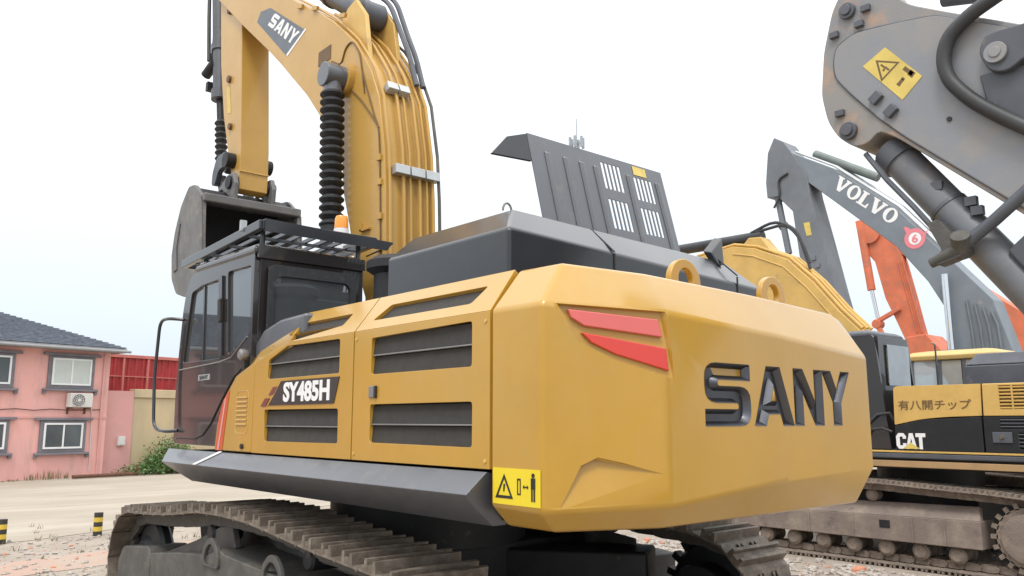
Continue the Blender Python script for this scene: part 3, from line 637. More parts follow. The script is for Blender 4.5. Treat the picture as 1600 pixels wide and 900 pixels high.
# rear wall with window, front frame, floor, roof
RW = round_poly([(.57 - .55, 2.42), (.60 - .55 + .78, 2.42), (.60 - .55 + .78, 3.12), (.02, 3.10)], .05, 3)
m.plate([(0, 1.69), (.90, 1.69), (.90, 3.27), (0, 3.27)], [[(.07, 2.42), (.82, 2.42), (.82, 3.10), (.07, 3.115)]], (.315, 1.455, 0), (0, -1, 0), (0, 0, 1), .05)
m.box(.32, 1.9, .56, 1.46, 1.69, 1.75)
for y in (1.44, .60): m.bar((1.93, y, 1.7), (1.95, y, 2.3), .05, .05); m.bar((1.95, y, 2.3), (1.80, y, 3.18), .05, .05)
m.bar((1.93, .6, 1.74), (1.93, 1.44, 1.74), .05, .08); m.bar((1.80, .6, 3.18), (1.80, 1.44, 3.18), .05, .06)
CAB = build('cab', m, CABM, EX, bevel=.008, smooth=30)
m = MB(); m.loft([[(x0, .50, 3.262), (x1, .50, z), (x1, 1.512, z), (x0, 1.512, 3.262)] if 0 else [(.30 + d, .50 + d, z0), (1.62 - d, .50 + d, z0 + .02), (1.62 - d, 1.515 - d, z0 + .02), (.30 + d, 1.515 - d, z0)] for d, z0 in ((0, 3.22), (0, 3.275), (.05, 3.315))] if 1 else []); build('cab_roof', m, CABM, CAB, bevel=.02, smooth=30)
m = MB()
m.plate([(0, 0), (.98, 0), (.98, .10), (0, .10)], [], (.285, 1.49, 3.185), (0, -1, 0), (0, 0, 1), .03); build('rear_visor', m, CABM, CAB, bevel=.01)
# window frame bead behind
m = MB(); m.plate(rrect(.05, .845, 2.38, 3.14, .06), [rrect(.105, .79, 2.44, 3.05, .07)], (.262, 1.455, 0), (0, -1, 0), (0, 0, 1), .02); build('rear_window_seal', m, RUB, CAB, bevel=.004)
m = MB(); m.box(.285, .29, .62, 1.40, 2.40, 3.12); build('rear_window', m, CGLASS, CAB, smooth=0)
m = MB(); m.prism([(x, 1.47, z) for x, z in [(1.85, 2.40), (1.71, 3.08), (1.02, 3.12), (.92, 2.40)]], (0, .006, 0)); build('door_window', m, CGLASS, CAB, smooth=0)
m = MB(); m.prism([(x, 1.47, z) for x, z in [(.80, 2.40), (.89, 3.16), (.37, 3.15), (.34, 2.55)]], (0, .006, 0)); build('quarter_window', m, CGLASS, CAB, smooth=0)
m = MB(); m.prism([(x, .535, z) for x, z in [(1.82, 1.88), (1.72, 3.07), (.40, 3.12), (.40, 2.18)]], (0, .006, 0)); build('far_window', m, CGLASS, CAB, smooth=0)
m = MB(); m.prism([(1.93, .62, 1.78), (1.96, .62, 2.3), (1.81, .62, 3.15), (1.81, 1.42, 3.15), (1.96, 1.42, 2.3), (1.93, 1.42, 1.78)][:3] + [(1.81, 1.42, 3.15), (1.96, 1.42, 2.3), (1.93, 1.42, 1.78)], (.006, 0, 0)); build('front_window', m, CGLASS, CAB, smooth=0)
m = MB(); m.bar((1.375, 1.478, 2.42), (1.43, 1.478, 3.09), .03, .02, (0, 1, 0)); build('sliding_window_post', m, BLK, CAB)
m = MB(); m.bar((.905, 1.51, 2.43), (.99, 1.51, 3.12), .07, .016, (0, 1, 0)); build('door_pillar', m, BLK, CAB)
m = MB(); m.bar((.93, 1.52, 2.72), (.955, 1.52, 2.92), .06, .03, (0, 1, 0)); build('door_hinge', m, INK, CAB, bevel=.006)
m = MB(); m.bar((.80, 1.515, 1.80), (.80, 1.515, 1.98), .05, .03, (0, 1, 0)); build('door_hinge', m, INK, CAB, bevel=.006)
# door shut line sweeping down, lower window, badge, lock
m = MB(); m.tube([(.36, 1.503, 2.36), (.62, 1.503, 2.25), (.83, 1.503, 2.08), (1.05, 1.503, 1.88), (1.22, 1.503, 1.78), (1.40, 1.503, 1.745), (1.85, 1.503, 1.74)], .008, 6); build('door_seam', m, INK, CAB)
m = MB(); m.tube([(1.90, 1.503, 2.36), (.94, 1.503, 2.385), (.70, 1.503, 2.41), (.40, 1.503, 2.56)], .006, 6); build('window_sill_seam', m, EDGE, CAB)
m = MB(); m.box(1.14, 1.40, 1.501, 1.505, 2.245, 2.295); build('door_badge', m, ZINC, CAB, smooth=0)
text('door_badge_lettering', 'SANY', (1.37, 1.506, 2.252), (-1, 0, 0), (0, 0, 1), .2, .036, INK, CAB, ext=.002, bold=.02)
m = MB(); m.lathe((.37, 1.50, 2.41), (0, 1, 0), [(0, .03), (.03, .045), (.06, .045), (.075, .03)], 16); build('door_catch', m, EDGE, CAB)
m = MB(); m.box(.36, .41, 1.50, 1.53, 2.30, 2.37); build('catch_plate', m, INK, CAB)
# handrail loop at the front of the door
m = MB(); m.tube(spath([(1.88, 1.50, 2.83), (1.95, 1.60, 2.84), (2.16, 1.62, 2.84), (2.22, 1.62, 2.3), (2.15, 1.62, 1.82), (1.92, 1.58, 1.80), (1.86, 1.50, 1.81)], .12, 5), .016, 8); build('grab_rail', m, BLK, CAB)
# interior: seat and console
m = MB(); m.box(.75, 1.25, .80, 1.22, 2.05, 2.2); m.prism([(.80, .80, 2.15), (.66, .80, 2.85), (.55, .80, 2.85), (.65, .80, 2.15)], (0, .42, 0)); m.box(.8, 1.2, .85, 1.15, 1.75, 2.05); m.box(.60, .70, .90, 1.12, 2.86, 3.02); build('operator_seat', m, SEAT, CAB, bevel=.04)
# roof guard: outer beams and cross bars
def gz(x): return 3.44 - (x - .25) * .045
GA = [(.22, 1.50), (.22, .46), (1.95, .46), (1.95, 1.50)]
for i in range(4):
    a, b = GA[i], GA[(i + 1) % 4]
    m = MB(); m.bar((a[0], a[1], gz(a[0])), (b[0], b[1], gz(b[0])), .05, .075); build('roof_guard_beam', m, BLK, CAB, bevel=.006)
for k in range(7):
    y = 1.37 - k * .128; m = MB(); m.bar((.26, y, gz(.26) - .01), (1.92, y, gz(1.92) - .01), .022, .03); build('roof_guard_bar', m, SKIRT, CAB)
for k in range(4):
    x = .50 + k * .4; m = MB(); m.bar((x, .47, gz(x) - .035), (x, 1.48, gz(x) - .035), .03, .022); build('roof_guard_crossbar', m, SKIRT, CAB)
for x, y in ((.34, 1.44), (.34, .56), (1.55, 1.44), (1.55, .56)):
    m = MB(); m.cyl((x, y, 3.28), (x, y, gz(x)), .022, n=8); build('roof_guard_post', m, BLK, CAB)
m = MB(); m.prism([(.195, 1.49, 3.385), (.195, .36, 3.375), (.195, .30, 3.455), (.195, 1.49, 3.485)], (-.012, 0, 0)); m.prism([(.195, .36, 3.41), (.195, .30, 3.455), (.36, .40, 3.38), (.36, .47, 3.34)], (0, -.01, -.008)); build('roof_guard_rear_plate', m, BLK, CAB)
m = MB(); m.bar((.55, 1.52, 3.44), (.55, 1.52, 3.53), .05, .03); build('guard_bracket', m, ZINC, CAB)
# amber beacon
m = MB(); m.lathe((.58, .60, 3.40), (0, 0, 1), [(0, .068), (.20, .068), (.205, .06)], 18); BEA = build('beacon_base', m, WHT, CAB)
m = MB(); m.lathe((.58, .60, 3.605), (0, 0, 1), [(0, .064), (.09, .06), (.115, .05), (.125, .02)], 18); build('beacon_lens', m, AMB, CAB)

# ---- boom
OUT = [(.36, 2.1), (.339, 2.955), (.385, 3.967), (.427, 4.406), (.542, 4.942), (.697, 5.251), (.826, 5.427), (1.026, 5.668), (1.23, 5.847), (1.516, 6.085), (1.815, 6.29), (2.643, 6.82), (3.6, 7.42), (4.45, 7.98), (4.75, 8.18)]
INN = [(5.0, 8.05), (5.02, 7.80), (4.018, 7.001), (3.111, 6.306), (2.731, 5.997), (2.04, 5.405), (1.646, 5.0), (1.425, 4.786), (1.22, 4.477), (1.172, 4.136), (1.037, 3.786), (.931, 3.453), (.695, 3.024), (.68, 2.1)]
m = MB(); m.prism([(x, .27, z) for x, z in OUT + INN], (0, -.54, 0)); BOOM = build('boom', m, YELB, EX, bevel=.012, smooth=20)
# weld flange along the edges of the side plate
def along(p, off, k0, k1):
    out = []
    for i in range(k0, k1):
        a = V(p[max(i-1, 0)]); b = V(p[min(i+1, len(p)-1)]); d = (b - a).normalized(); nrm = V((-d.y, d.x)); out.append(V(p[i]) + nrm * off)
    return out
for j, (y, off) in enumerate(((-.235, .04), (-.17, .035), (-.085, .04), (.015, .035), (.095, .04))):
    pth = along(OUT, off, 1, 11); m = MB(); m.tube(spath3 := [(p.x, y, p.y) for p in pth], .013 if j % 2 else .017, 8); build('hydraulic_pipe', m, YELB, BOOM)
m = MB(); pth = along(OUT, .06, 1, 12); m.tube([(p.x, -.295, p.y) for p in pth], .016, 8); build('hydraulic_pipe', m, FRAMEM, BOOM)
m = MB(); pth = along(OUT, .03, 1, 13); m.tube([(p.x, .235, p.y) for p in pth], .014, 6); build('electric_conduit', m, YELB, BOOM)
for zc, y0, y1, n in ((4.19, .21, -.30, 3), (5.03, .20, -.06, 2)):
    for k in range(n):
        i = 3 if zc < 4.6 else 4
        a, b = V(OUT[i-1 if zc < 4.6 else i]), V(OUT[i if zc < 4.6 else i+1]); t = (zc - a.y) / (b.y - a.y); p = a.lerp(b, t); d = (b-a).normalized(); nrm = V((-d.y, d.x)); q = p + nrm * .055
        ya, yb = y0 + (y1-y0)*k/n - .008, y0 + (y1-y0)*(k+1)/n + .008
        m = MB(); m.obox((q.x, (ya+yb)/2, q.y), (nrm.x*.042, 0, nrm.y*.042), (0, abs(ya-yb)/2, 0), (d.x*.045, 0, d.y*.045)); build('pipe_clamp', m, ZINC, BOOM, bevel=.006)
# wires on the side of the boom
for pts in ([(1.50, 5.62), (1.28, 5.50), (1.22, 5.66), (1.08, 5.70), (.92, 5.52), (.86, 5.30), (.80, 5.05)], [(1.25, 5.45), (1.08, 5.18), (.86, 5.0), (.60, 4.72), (.52, 4.62)], [(.86, 5.30), (.72, 5.0), (.60, 4.75), (.52, 4.62), (.49, 4.4), (.47, 4.1)], [(.47, 4.1), (.45, 3.8), (.43, 3.4), (.41, 3.0)]):
    m = MB(); m.tube([(x, .278, z) for x, z in spath(pts, .1, 3)], .008, 6); build('sensor_wire', m, INKB, BOOM)
for x, z in ((.49, 4.32), (.47, 4.08), (.45, 3.75), (.44, 3.45), (.42, 3.2)):
    m = MB(); m.box(x - .03, x + .03, .27, .295, z - .03, z + .03); build('wire_clip', m, YELB, BOOM, bevel=.005)
m = MB(); m.box(.62, .78, .27, .30, 3.66, 3.68); m.box(.755, .78, .27, .30, 3.66, 3.74); build('hook_bracket', m, YELB, BOOM)
# decal SANY on the boom
du = (V((2.176, 6.216)) - V((3.159, 6.854))); 
m = MB(); m.prism([(3.12, .2705, 6.87), (2.17, .2705, 6.23), (2.62, .2705, 6.08), (3.50, .2705, 6.83), (3.40, .2705, 6.93)], (0, .003, 0)); build('boom_decal', m, GREYP, BOOM, smooth=0)
m = MB(); m.prism([(2.155, .2705, 6.235), (2.125, .2705, 6.215), (2.585, .2705, 6.055), (2.61, .2705, 6.085)], (0, .0035, 0)); build('boom_decal_edge', m, WHT, BOOM, smooth=0)
dU = V((2.50 - 3.27, 0, 6.20 - 6.76)); dV = V((-.10, 0, .17)); wl = .19
o0 = V((3.17, .2745, 6.665))
for k, ch in enumerate('SANY'):
    o_, h_ = LET[ch]; base = o0 + dU * (k * .235)
    uu = dU * .205; vv = V((-.19, 0, .085)) * 1.0
    m = MB(); m.plate(o_, h_, base, uu, vv, .002); build('boom_letter', m, WHT, BOOM, smooth=0)
m = MB(); m.box(1.53, 1.80, .2705, .276, 5.66, 5.82); build('boom_plate', m, INKB, BOOM, smooth=0)
for x, z in ((2.42, 6.42), (2.05, 6.25), (1.42, 5.92)): m = MB(); m.obox((x - .15, .285, z + .12), (.06, 0, .02), (0, .015, 0), (-.008, 0, .02)); build('weld_lug', m, YELB, BOOM)
# boom cylinders with bellows boots
for sgn in (1, -1):
    y = sgn * .43; a, b = V((1.17, y, 5.28)), V((1.085, y, 3.74)); d = (b - a).normalized()
    m = MB(); m.cyl(b + d*.0, (1.03, y, 2.2), .105, n=20); cy_ = build('boom_cylinder', m, DARK, EX)
    m = MB(); prof = []
    nb = 17; L = (b - a).length - .12
    for k in range(nb): prof += [(.14 + L*k/nb, .084), (.14 + L*(k+.42)/nb, .122), (.14 + L*(k+.58)/nb, .122)]
    prof.append((.14 + L, .086)); m.lathe(a, d, prof, 20); build('bellows_boot', m, RUB, cy_)
    m = MB(); m.cyl(a + V((0, -.11, .02)), a + V((0, .11, .02)), .125, n=22); m.cyl(a, a + d*.17, .09, .10, n=18); build('rod_eye', m, SKIRT, cy_, bevel=.012)
    m = MB(); m.cyl((a.x, sgn*.27, a.z + .02), (a.x, sgn*.33, a.z + .02), .17, n=22); build('pin_boss', m, YELB, cy_)
# arm cylinder on top of the boom with its bracket and hoses
for y in (.17, -.17):
    m = MB(); m.prism([(.86, y - .025, 5.42), (.98, y - .025, 5.98), (1.18, y - .025, 6.22), (1.34, y - .025, 6.18), (1.50, y - .025, 6.04)], (0, .05, 0)); build('cylinder_bracket', m, YELC, BOOM, bevel=.01)
m = MB(); m.cyl((1.22, 0, 6.12), (3.6, 0, 7.78), .135, n=22); m.cyl((1.22, -.13, 6.12), (1.22, .13, 6.12), .14, n=20); AC = build('arm_cylinder', m, GRYD, EX)
m = MB(); m.cyl((2.0, 0, 6.664), (2.08, 0, 6.72), .155, n=22); build('cylinder_band', m, GRYD, AC)
m = MB(); m.cyl((3.6, 0, 7.78), (5.2, 0, 8.9), .075, n=16); build('cylinder_rod', m, ROD, AC)
for y, dz in ((-.12, 0), (-.2, .05)):
    m = MB(); m.tube(spath([(1.62, y, 6.52 + dz), (1.40, y - .02, 6.50 + dz), (1.12, y - .06, 6.28 + dz), (.90, y - .06, 5.88), (.72, y - .06, 5.55), (.58, y - .06, 5.18)], .15, 4), .027, 8); build('boom_hose', m, GRYD, BOOM)
m = MB(); m.cyl((1.62, -.10, 6.44), (1.42, -.10, 6.52), .06, n=10); m.box(1.42, 1.5, -.16, -.06, 6.46, 6.62); build('hose_valve', m, FRAMEM, BOOM)
# ---- arm
AF = [(4.0, 4.80), (4.01, 5.35), (4.084, 6.06), (4.196, 7.09), (4.30, 8.3), (4.55, 9.2), (5.05, 9.3), (5.2, 8.8), (5.02, 7.77), (4.87, 6.76), (4.66, 5.95), (4.42, 5.35), (4.20, 4.87), (4.12, 4.76)]
m = MB(); m.prism([(x, .19, z) for x, z in AF], (0, -.38, 0)); ARM = build('arm', m, YELB, EX, bevel=.01, smooth=20)
m = MB(); m.box(3.988, 4.02, -.196, .196, 5.03, 5.045); build('arm_seam', m, YELC, ARM, smooth=0)
for x, z, r_ in ((4.50, 6.42, .05), (4.37, 5.72, .045), (4.24, 5.25, .035), (4.62, 7.45, .05)):
    m = MB(); m.cyl((x, .19, z), (x, .225, z), r_, n=10); build('arm_boss', m, INKB, ARM)
m = MB(); m.prism([(4.52, .192, 5.95), (4.40, .192, 5.92), (4.50, .192, 6.35), (4.60, .192, 6.33)], (0, .002, 0)); build('arm_sticker', m, STYF, ARM, smooth=0)
m = MB(); m.cyl((5.58, .05, 8.8), (5.20, .05, 6.45), .10, n=18); BC = build('bucket_cylinder', m, GRYD, EX)
for z0, z1, r_ in ((7.25, 7.15, .12), (6.52, 6.38, .125)):
    xa = 5.20 + (z0 - 6.45) * .162; m = MB(); m.cyl((xa, .05, z0), (xa - .016, .05, z1), r_, n=18); build('cylinder_band', m, GRYD, BC)
m = MB(); m.cyl((5.30, .12, 6.95), (5.52, .16, 6.82), .07, n=12); m.box(5.36, 5.44, .06, .18, 6.55, 6.68); build('cylinder_port', m, DARK, BC)
m = MB(); m.cyl((5.20, .05, 6.45), (5.10, .05, 5.95), .055, n=14); build('cylinder_rod', m, DARK, BC)
m = MB(); m.lathe((5.12, .05, 6.05), (-.12, 0, -.72), [(.09*k + dz, r_) for k in range(8) for dz, r_ in ((0, .06), (.045, .09))], 14); build('rod_boot', m, RUB, BC)
m = MB(); m.tube([(5.62, .16, 8.6), (5.50, .17, 7.7), (5.40, .17, 7.0)], .028, 8); m.tube([(5.66, .02, 8.6), (5.58, .05, 7.9), (5.5, .08, 7.3), (5.46, .12, 6.9)], .022, 8); build('cylinder_hose', m, HOSE, BC)
m = MB(); m.bar((5.02, .05, 5.40), (4.66, .05, 5.22), .12, .14, (0, 1, 0)); build('rod_end', m, GRYD, BC, bevel=.02)
for y in (.24, -.24):
    m = MB(); m.prism([(x, y - .035, z) for x, z in round_poly([(4.14, 5.26), (4.32, 5.36), (4.60, 5.34), (4.72, 5.16), (4.74, 4.98), (4.62, 4.96), (4.52, 5.14), (4.36, 5.16), (4.2, 5.1)], .06, 3)], (0, .07, 0)); build('bucket_link', m, GRYD, ARM, bevel=.01)
    m = MB(); m.cyl((4.22, y - .07, 5.21), (4.22, y + .07, 5.21), .10, n=16); build('link_pin', m, DARK, ARM)
    m = MB(); m.prism([(x, y*.7 - .04, z) for x, z in [(4.60, 5.12), (4.72, 5.04), (4.50, 4.62), (4.36, 4.66)]], (0, .08, 0)); build('bucket_push_rod', m, GRYD, ARM, bevel=.01)
# ---- bucket
BP = [(4.02, 4.60), (4.30, 4.80), (4.48, 4.82), (4.72, 4.62), (4.90, 4.30), (4.96, 4.02), (4.90, 3.72), (4.72, 3.52), (4.45, 3.45), (4.10, 3.40), (3.80, 3.36)]
m = MB()
inn = [(4.06, 4.53), (4.31, 4.72), (4.46, 4.73), (4.65, 4.56), (4.82, 4.26), (4.87, 4.02), (4.82, 3.77), (4.67, 3.6), (4.44, 3.53), (4.1, 3.47), (3.80, 3.40)]
loop = BP + inn[::-1]
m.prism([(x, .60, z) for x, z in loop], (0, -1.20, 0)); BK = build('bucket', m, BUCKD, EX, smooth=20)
for sgn in (1, -1):
    m = MB(); y = sgn * .60
    m.prism([(x, y, z) for x, z in round_poly([(3.97, 4.60), (4.28, 4.83), (4.50, 4.85), (4.75, 4.64), (4.93, 4.31), (4.99, 4.02), (4.93, 3.70), (4.73, 3.49), (4.45, 3.42), (4.10, 3.37), (3.78, 3.33), (3.84, 3.7), (3.92, 4.1)], .05, 2)], (0, sgn*.045, 0)); sp = build('bucket_side_plate', m, BUCK, BK, bevel=.008)
    m = MB(); m.prism([(x, y + sgn*.0452, z) for x, z in [(3.97, 4.57), (4.06, 4.57), (4.02, 4.1), (3.92, 3.6), (3.82, 3.6)]], (0, sgn*.02, 0)); build('side_cutter', m, BUCK, BK, bevel=.006)
    m = MB(); m.prism([(x, y + sgn*.0452, z) for x, z in [(4.80, 4.45), (4.90, 4.10), (4.84, 3.78), (4.72, 3.80), (4.78, 4.10), (4.70, 4.40)]], (0, sgn*.018, 0)); build('wear_plate', m, BUCK, BK, bevel=.006)
m = MB(); m.box(3.93, 4.05, -.645, .645, 4.55, 4.66); build('bucket_top_beam', m, BUCK, BK, bevel=.02)
for sgn in (1, -1):
    m = MB(); m.prism([(x, sgn*.22, z) for x, z in [(3.94, 4.62), (4.35, 4.84), (4.5, 4.84), (4.3, 4.95), (4.18, 5.0), (4.0, 5.0), (3.92, 4.85)]], (0, sgn*.06, 0)); build('bucket_ear', m, BUCK, BK, bevel=.015)
    m = MB(); m.cyl((4.08, sgn*.19, 4.88), (4.08, sgn*.31, 4.88), .085, n=14); build('bucket_pin', m, DARK, BK)
for k in range(5):
    y = -.52 + k * .26; m = MB(); m.prism([(3.82, y - .05, 3.33), (3.82, y - .05, 3.43), (3.56, y - .03, 3.36), (3.56, y - .03, 3.33)], (0, .1, 0)); build('bucket_tooth', m, BUCK, BK, bevel=.006)

# ================================================================== THE YELLOW AND BLACK EXCAVATOR BEHIND IT
CT = thing('excavator', (-.6, -8.4, 0), 'muddy yellow and black excavator with CAT lettering parked beyond the counterweight', 'excavator', 'excavators parked in the row')
SMC = shoe_mesh('track_shoe', .20, .58, SHOEC, (-.075, .0, .075), .055)
LMC = link_mesh('chain_link', .20, SHOEC, hh=.10)
TOPC = [(-1.9, 1.00), (-1.2, 1.03), (-.43, 1.07), (.4, 1.06), (1.2, 1.01)]
for y0, y1, sg in ((-7.48, -6.90, 1), (-9.90, -9.32, -1)):
    yo = y1 if sg > 0 else y0; f = MB()
    yo_ = yo - sg*.03
    f.prism([(-1.78, yo_, .34), (1.75, yo_, .34), (1.75, yo_, .62), (-1.78, yo_, .68)], (0, -sg*.42, 0))
    f.prism([(-1.78, yo_, .682), (1.75, yo_, .622), (1.75, yo_ - sg*.25, .78), (-1.70, yo_ - sg*.22, .84)], (0, -sg*.1, -.03))
    fr = track(CT, 'track_frame', y0, y1, (-2.28, .515), (1.75, .50), .455, .44, TOPC, .20, SMC, LMC, f, MUD, yo)
    ym = (y0 + y1) / 2
    m = MB(); m.lathe((-2.28, ym - .2, .515), (0, 1, 0), [(0, .2), (.02, .30), (.30, .30), (.34, .33), (.36, .29), (.44, .29), (.455, .2)], 30)
    build('sprocket_hub', m, MUD, fr)
    m = MB(); m.cyl((-2.28, ym + sg*.15, .515), (-2.28, ym + sg*.19, .515), .36, n=40)
    for k in range(20): a = 2*PI*k/20; m.obox((-2.28 + .385*math.cos(a), ym + sg*.17, .515 + .385*math.sin(a)), V((math.cos(a), 0, math.sin(a)))*.04, V((0, .02, 0)), V((-math.sin(a), 0, math.cos(a)))*.026)
    build('sprocket', m, SHOEC, fr)
    m = MB(); m.lathe((1.75, ym - .12, .50), (0, 1, 0), [(0, .2), (.03, .33), (.08, .37), (.16, .37), (.21, .33), (.24, .2)], 30); build('idler_wheel', m, MUD, fr)
    for xr in (-1.45, -1.0, -.55, -.1, .35, .8, 1.25):
        m = MB(); m.lathe((xr, ym - .2, .235), (0, 1, 0), [(0, .07), (.03, .11), (.08, .11), (.10, .085), (.30, .085), (.32, .11), (.37, .11), (.40, .07)], 16); build('track_roller', m, SHOEC, fr)
    m = MB(); m.lathe((-.35, ym - .1, .90), (0, 1, 0), [(0, .05), (.03, .085), (.17, .085), (.2, .05)], 16); build('carrier_roller', m, MUD, fr)
    for xr in (-1.35, -.95, -.15, .5):
        m = MB(); m.box(xr - .012, xr + .012, yo_ + sg*.002, yo_ + sg*.010, .35, .66); build('frame_weld', m, MUD, fr)
    m = MB(); m.box(-.66, -.52, yo_ + sg*.001, yo_ + sg*.006, .50, .60); build('frame_opening', m, DARK, fr, smooth=0)
m = MB(); m.box(-1.6, 1.0, -9.35, -7.4, .5, .95); m.cyl((-.6, -8.4, .9), (-.6, -8.4, 1.3), .7, n=30); build('car_body', m, DARK, CT, bevel=.03)
m = MB(); m.box(-3.3, 1.5, -9.75, -7.06, 1.27, 1.52); build('upper_frame', m, DARK, CT, bevel=.01)
m = MB(); m.box(-3.3, 1.4, -7.055, -7.0, 1.405, 1.478); build('deck_rail', m, GRYD, CT, bevel=.02, seg=3)
m = MB(); m.box(-3.3, 1.4, -7.05, -6.995, 1.482, 1.506); build('deck_edge', m, YELC, CT, bevel=.004)
m = MB(); m.box(-3.3, 1.4, -7.06, -7.005, 1.292, 1.375); build('deck_stripe', m, mat('faded_tan_paint', (0.42, 0.27, 0.13), 0.7, var=0.1), CT, bevel=.006)
def cpl(mb, outer, holes=(), y=-7.0, t=.03): mb.plate([(-x, z) for x, z in outer], [[(-x, z) for x, z in h] for h in holes], (0, y, 0), (-1, 0, 0), (0, 0, 1), t)
m = MB(); cpl(m, [(-.785, 1.51), (-1.868, 1.51), (-1.868, 1.948), (-1.14, 1.91), (-.785, 1.83)]); LB = build('lower_front_panel', m, DARK, CT, bevel=.008)
m = MB(); cpl(m, [(-1.886, 1.51), (-3.2, 1.51), (-3.2, 1.948), (-1.886, 1.948)], [[(-2.08, 1.80), (-3.1, 1.80), (-3.1, 1.92), (-2.08, 1.92)], [(-2.27, 1.56), (-3.1, 1.56), (-3.1, 1.75), (-2.27, 1.75)]]); LB2 = build('lower_rear_panel', m, DARK, CT, bevel=.008)
for z in (1.82, 1.86, 1.90): m = MB(); m.obox((-2.59, -7.012, z), (.51, 0, 0), (0, .014, .010), (0, -.002, .003)); build('louver_slat', m, GRYD, LB2)
for z in (1.59, 1.635, 1.68, 1.725): m = MB(); m.obox((-2.685, -7.012, z), (.42, 0, 0), (0, .014, .010), (0, -.002, .003)); build('louver_slat', m, GRYD, LB2)
m = MB(); m.box(-2.2, -1.98, -7.0, -6.985, 1.63, 1.76); build('latch_plate', m, GRYD, LB2, bevel=.006)
m = MB(); m.cyl((-2.09, -6.99, 1.70), (-2.09, -6.96, 1.70), .022, n=12); build('door_lock', m, ROD, LB2)
m = MB(); cpl(m, round_poly([(-.80, 2.352), (-1.886, 2.352), (-1.874, 1.958), (-1.45, 1.945), (-1.14, 1.918), (-.785, 1.842)], [.05, 0, 0, .1, .1, .02], 3)); UP = build('upper_front_panel', m, YELC, CT, bevel=.012)
g0, g1 = -2.09, -2.9
m = MB(); cpl(m, [(-1.904, 2.352), (-3.2, 2.352), (-3.2, 1.958), (-1.892, 1.958)], [[(g0, 2.035), (g1, 2.035), (g1, 2.325), (g0, 2.325)]]); UP2 = build('upper_rear_panel', m, YELC, CT, bevel=.012)
m = MB(); m.box(g1 - .02, g0 + .02, -7.06, -7.04, 2.02, 2.34); build('grille_backing', m, INKB, UP2, smooth=0)
for k in range(7): m = MB(); m.obox(((g0+g1)/2, -7.014, 2.055 + k*.042), ((g0-g1)/2, 0, 0), (0, .014, -.008), (0, .003, .006)); build('grille_slat', m, YELC, UP2)
m = MB(); m.box(-2.245, -2.225, -7.012, -7.0, 2.036, 2.324); build('grille_bar', m, YELC, UP2)
text('painted_lettering', '有八開チップ', (-.855, -6.9965, 2.04), (-1, 0, 0), (0, 0, 1), .91, .125, INKB, UP, ext=.002, bold=.004)
LET['C'] = ([(.25,0),(.75,0),(1,.2),(1,.36),(.66,.36),(.66,.22),(.36,.22),(.36,.78),(.66,.78),(.66,.64),(1,.64),(1,.8),(.75,1),(.25,1),(0,.8),(0,.2)], [])
LET['T'] = ([(0,1),(1,1),(1,.76),(.67,.76),(.67,0),(.33,0),(.33,.76),(0,.76)], [])
for ch, xo, wd_ in (('C', 0, .13), ('A', .125, .14), ('T', .255, .125)):
    o_, h_ = LET[ch]; m = MB(); m.plate([(a*wd_, b*.205) for a, b in o_], [[(a*wd_, b*.205) for a, b in q] for q in h_], (-.795 - xo, -6.9955, 1.53), (-1, 0, 0), (0, 0, 1), .004); build('logo_letter', m, WHT, LB, smooth=0)
m = MB(); m.prism([(-.875, -6.9945, 1.533), (-1.10, -6.9945, 1.533), (-.985, -6.9945, 1.615)], (0, .002, 0)); build('logo_triangle', m, STYF, LB, smooth=0)
m = MB(); m.box(-3.2, -1.5, -9.2, -7.60, 2.35, 2.62); m.loft([[(-3.2, -9.2, 2.621), (-1.5, -9.2, 2.621), (-1.5, -7.6, 2.621), (-3.2, -7.6, 2.621)], [(-3.2, -9.1, 2.78), (-1.62, -9.1, 2.78), (-1.62, -7.7, 2.78), (-3.2, -7.7, 2.78)]]); build('engine_hood', m, GRYD, CT, bevel=.02)
m = MB(); m.box(-3.3, -.9, -9.7, -7.1, 1.52, 2.34); build('engine_bay', m, DARK, CT)
m = MB(); m.loft([[(x, y, z) for x, y in ((-3.2, -7.0), (-3.7, -7.15), (-3.95, -7.8), (-3.95, -9.0), (-3.7, -9.65), (-3.2, -9.8))] for z in (1.3, 2.35)]); build('counterweight', m, YELC, CT, bevel=.05, seg=3)
# cab
COc = round_poly([(1.05, 1.52), (1.05, 2.1), (.90, 2.9), (.70, 3.10), (-.45, 3.12), (-.56, 3.05), (-.62, 2.36), (-.70, 1.52)], [.03, .1, .2, .2, .15, .1, 0, 0], 3)
m = MB(); cpl(m, COc, [round_poly([(.95, 2.1), (.80, 2.9), (.0, 2.98), (-.30, 2.96), (-.26, 2.1)], .04, 3)], -7.05, .05); cpl(m, COc, [round_poly([(.95, 2.1), (.80, 2.9), (-.40, 2.98), (-.45, 2.3)], .04, 3)], -8.05, .05)
m.plate([(.05, 1.52), (.95, 1.52), (.95, 3.06), (.05, 3.06)], [rrect(.28, .90, 2.40, 2.93, .04)], (-.59, -7.05, 0), (0, -1, 0), (0, 0, 1), .05)
m.box(-.5, 1.0, -8.0, -7.1, 1.52, 1.58)
CC = build('cab', m, CABM, CT, bevel=.012)
m = MB(); m.loft([[(-.52 + d, -8.06 + d, z), (.85 - d, -8.06 + d, z), (.85 - d, -7.04 - d, z), (-.52 + d, -7.04 - d, z)] for d, z in ((0, 3.06), (0, 3.11), (.07, 3.15))]); build('cab_roof', m, GRYD, CC, bevel=.02)
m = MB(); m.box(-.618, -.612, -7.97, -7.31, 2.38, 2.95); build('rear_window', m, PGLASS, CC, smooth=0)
m = MB(); m.prism([(x, -7.09, z) for x, z in [(.96, 2.08), (.80, 2.92), (-.32, 2.98), (-.28, 2.08)]], (0, .006, 0)); build('door_window', m, PGLASS, CC, smooth=0)
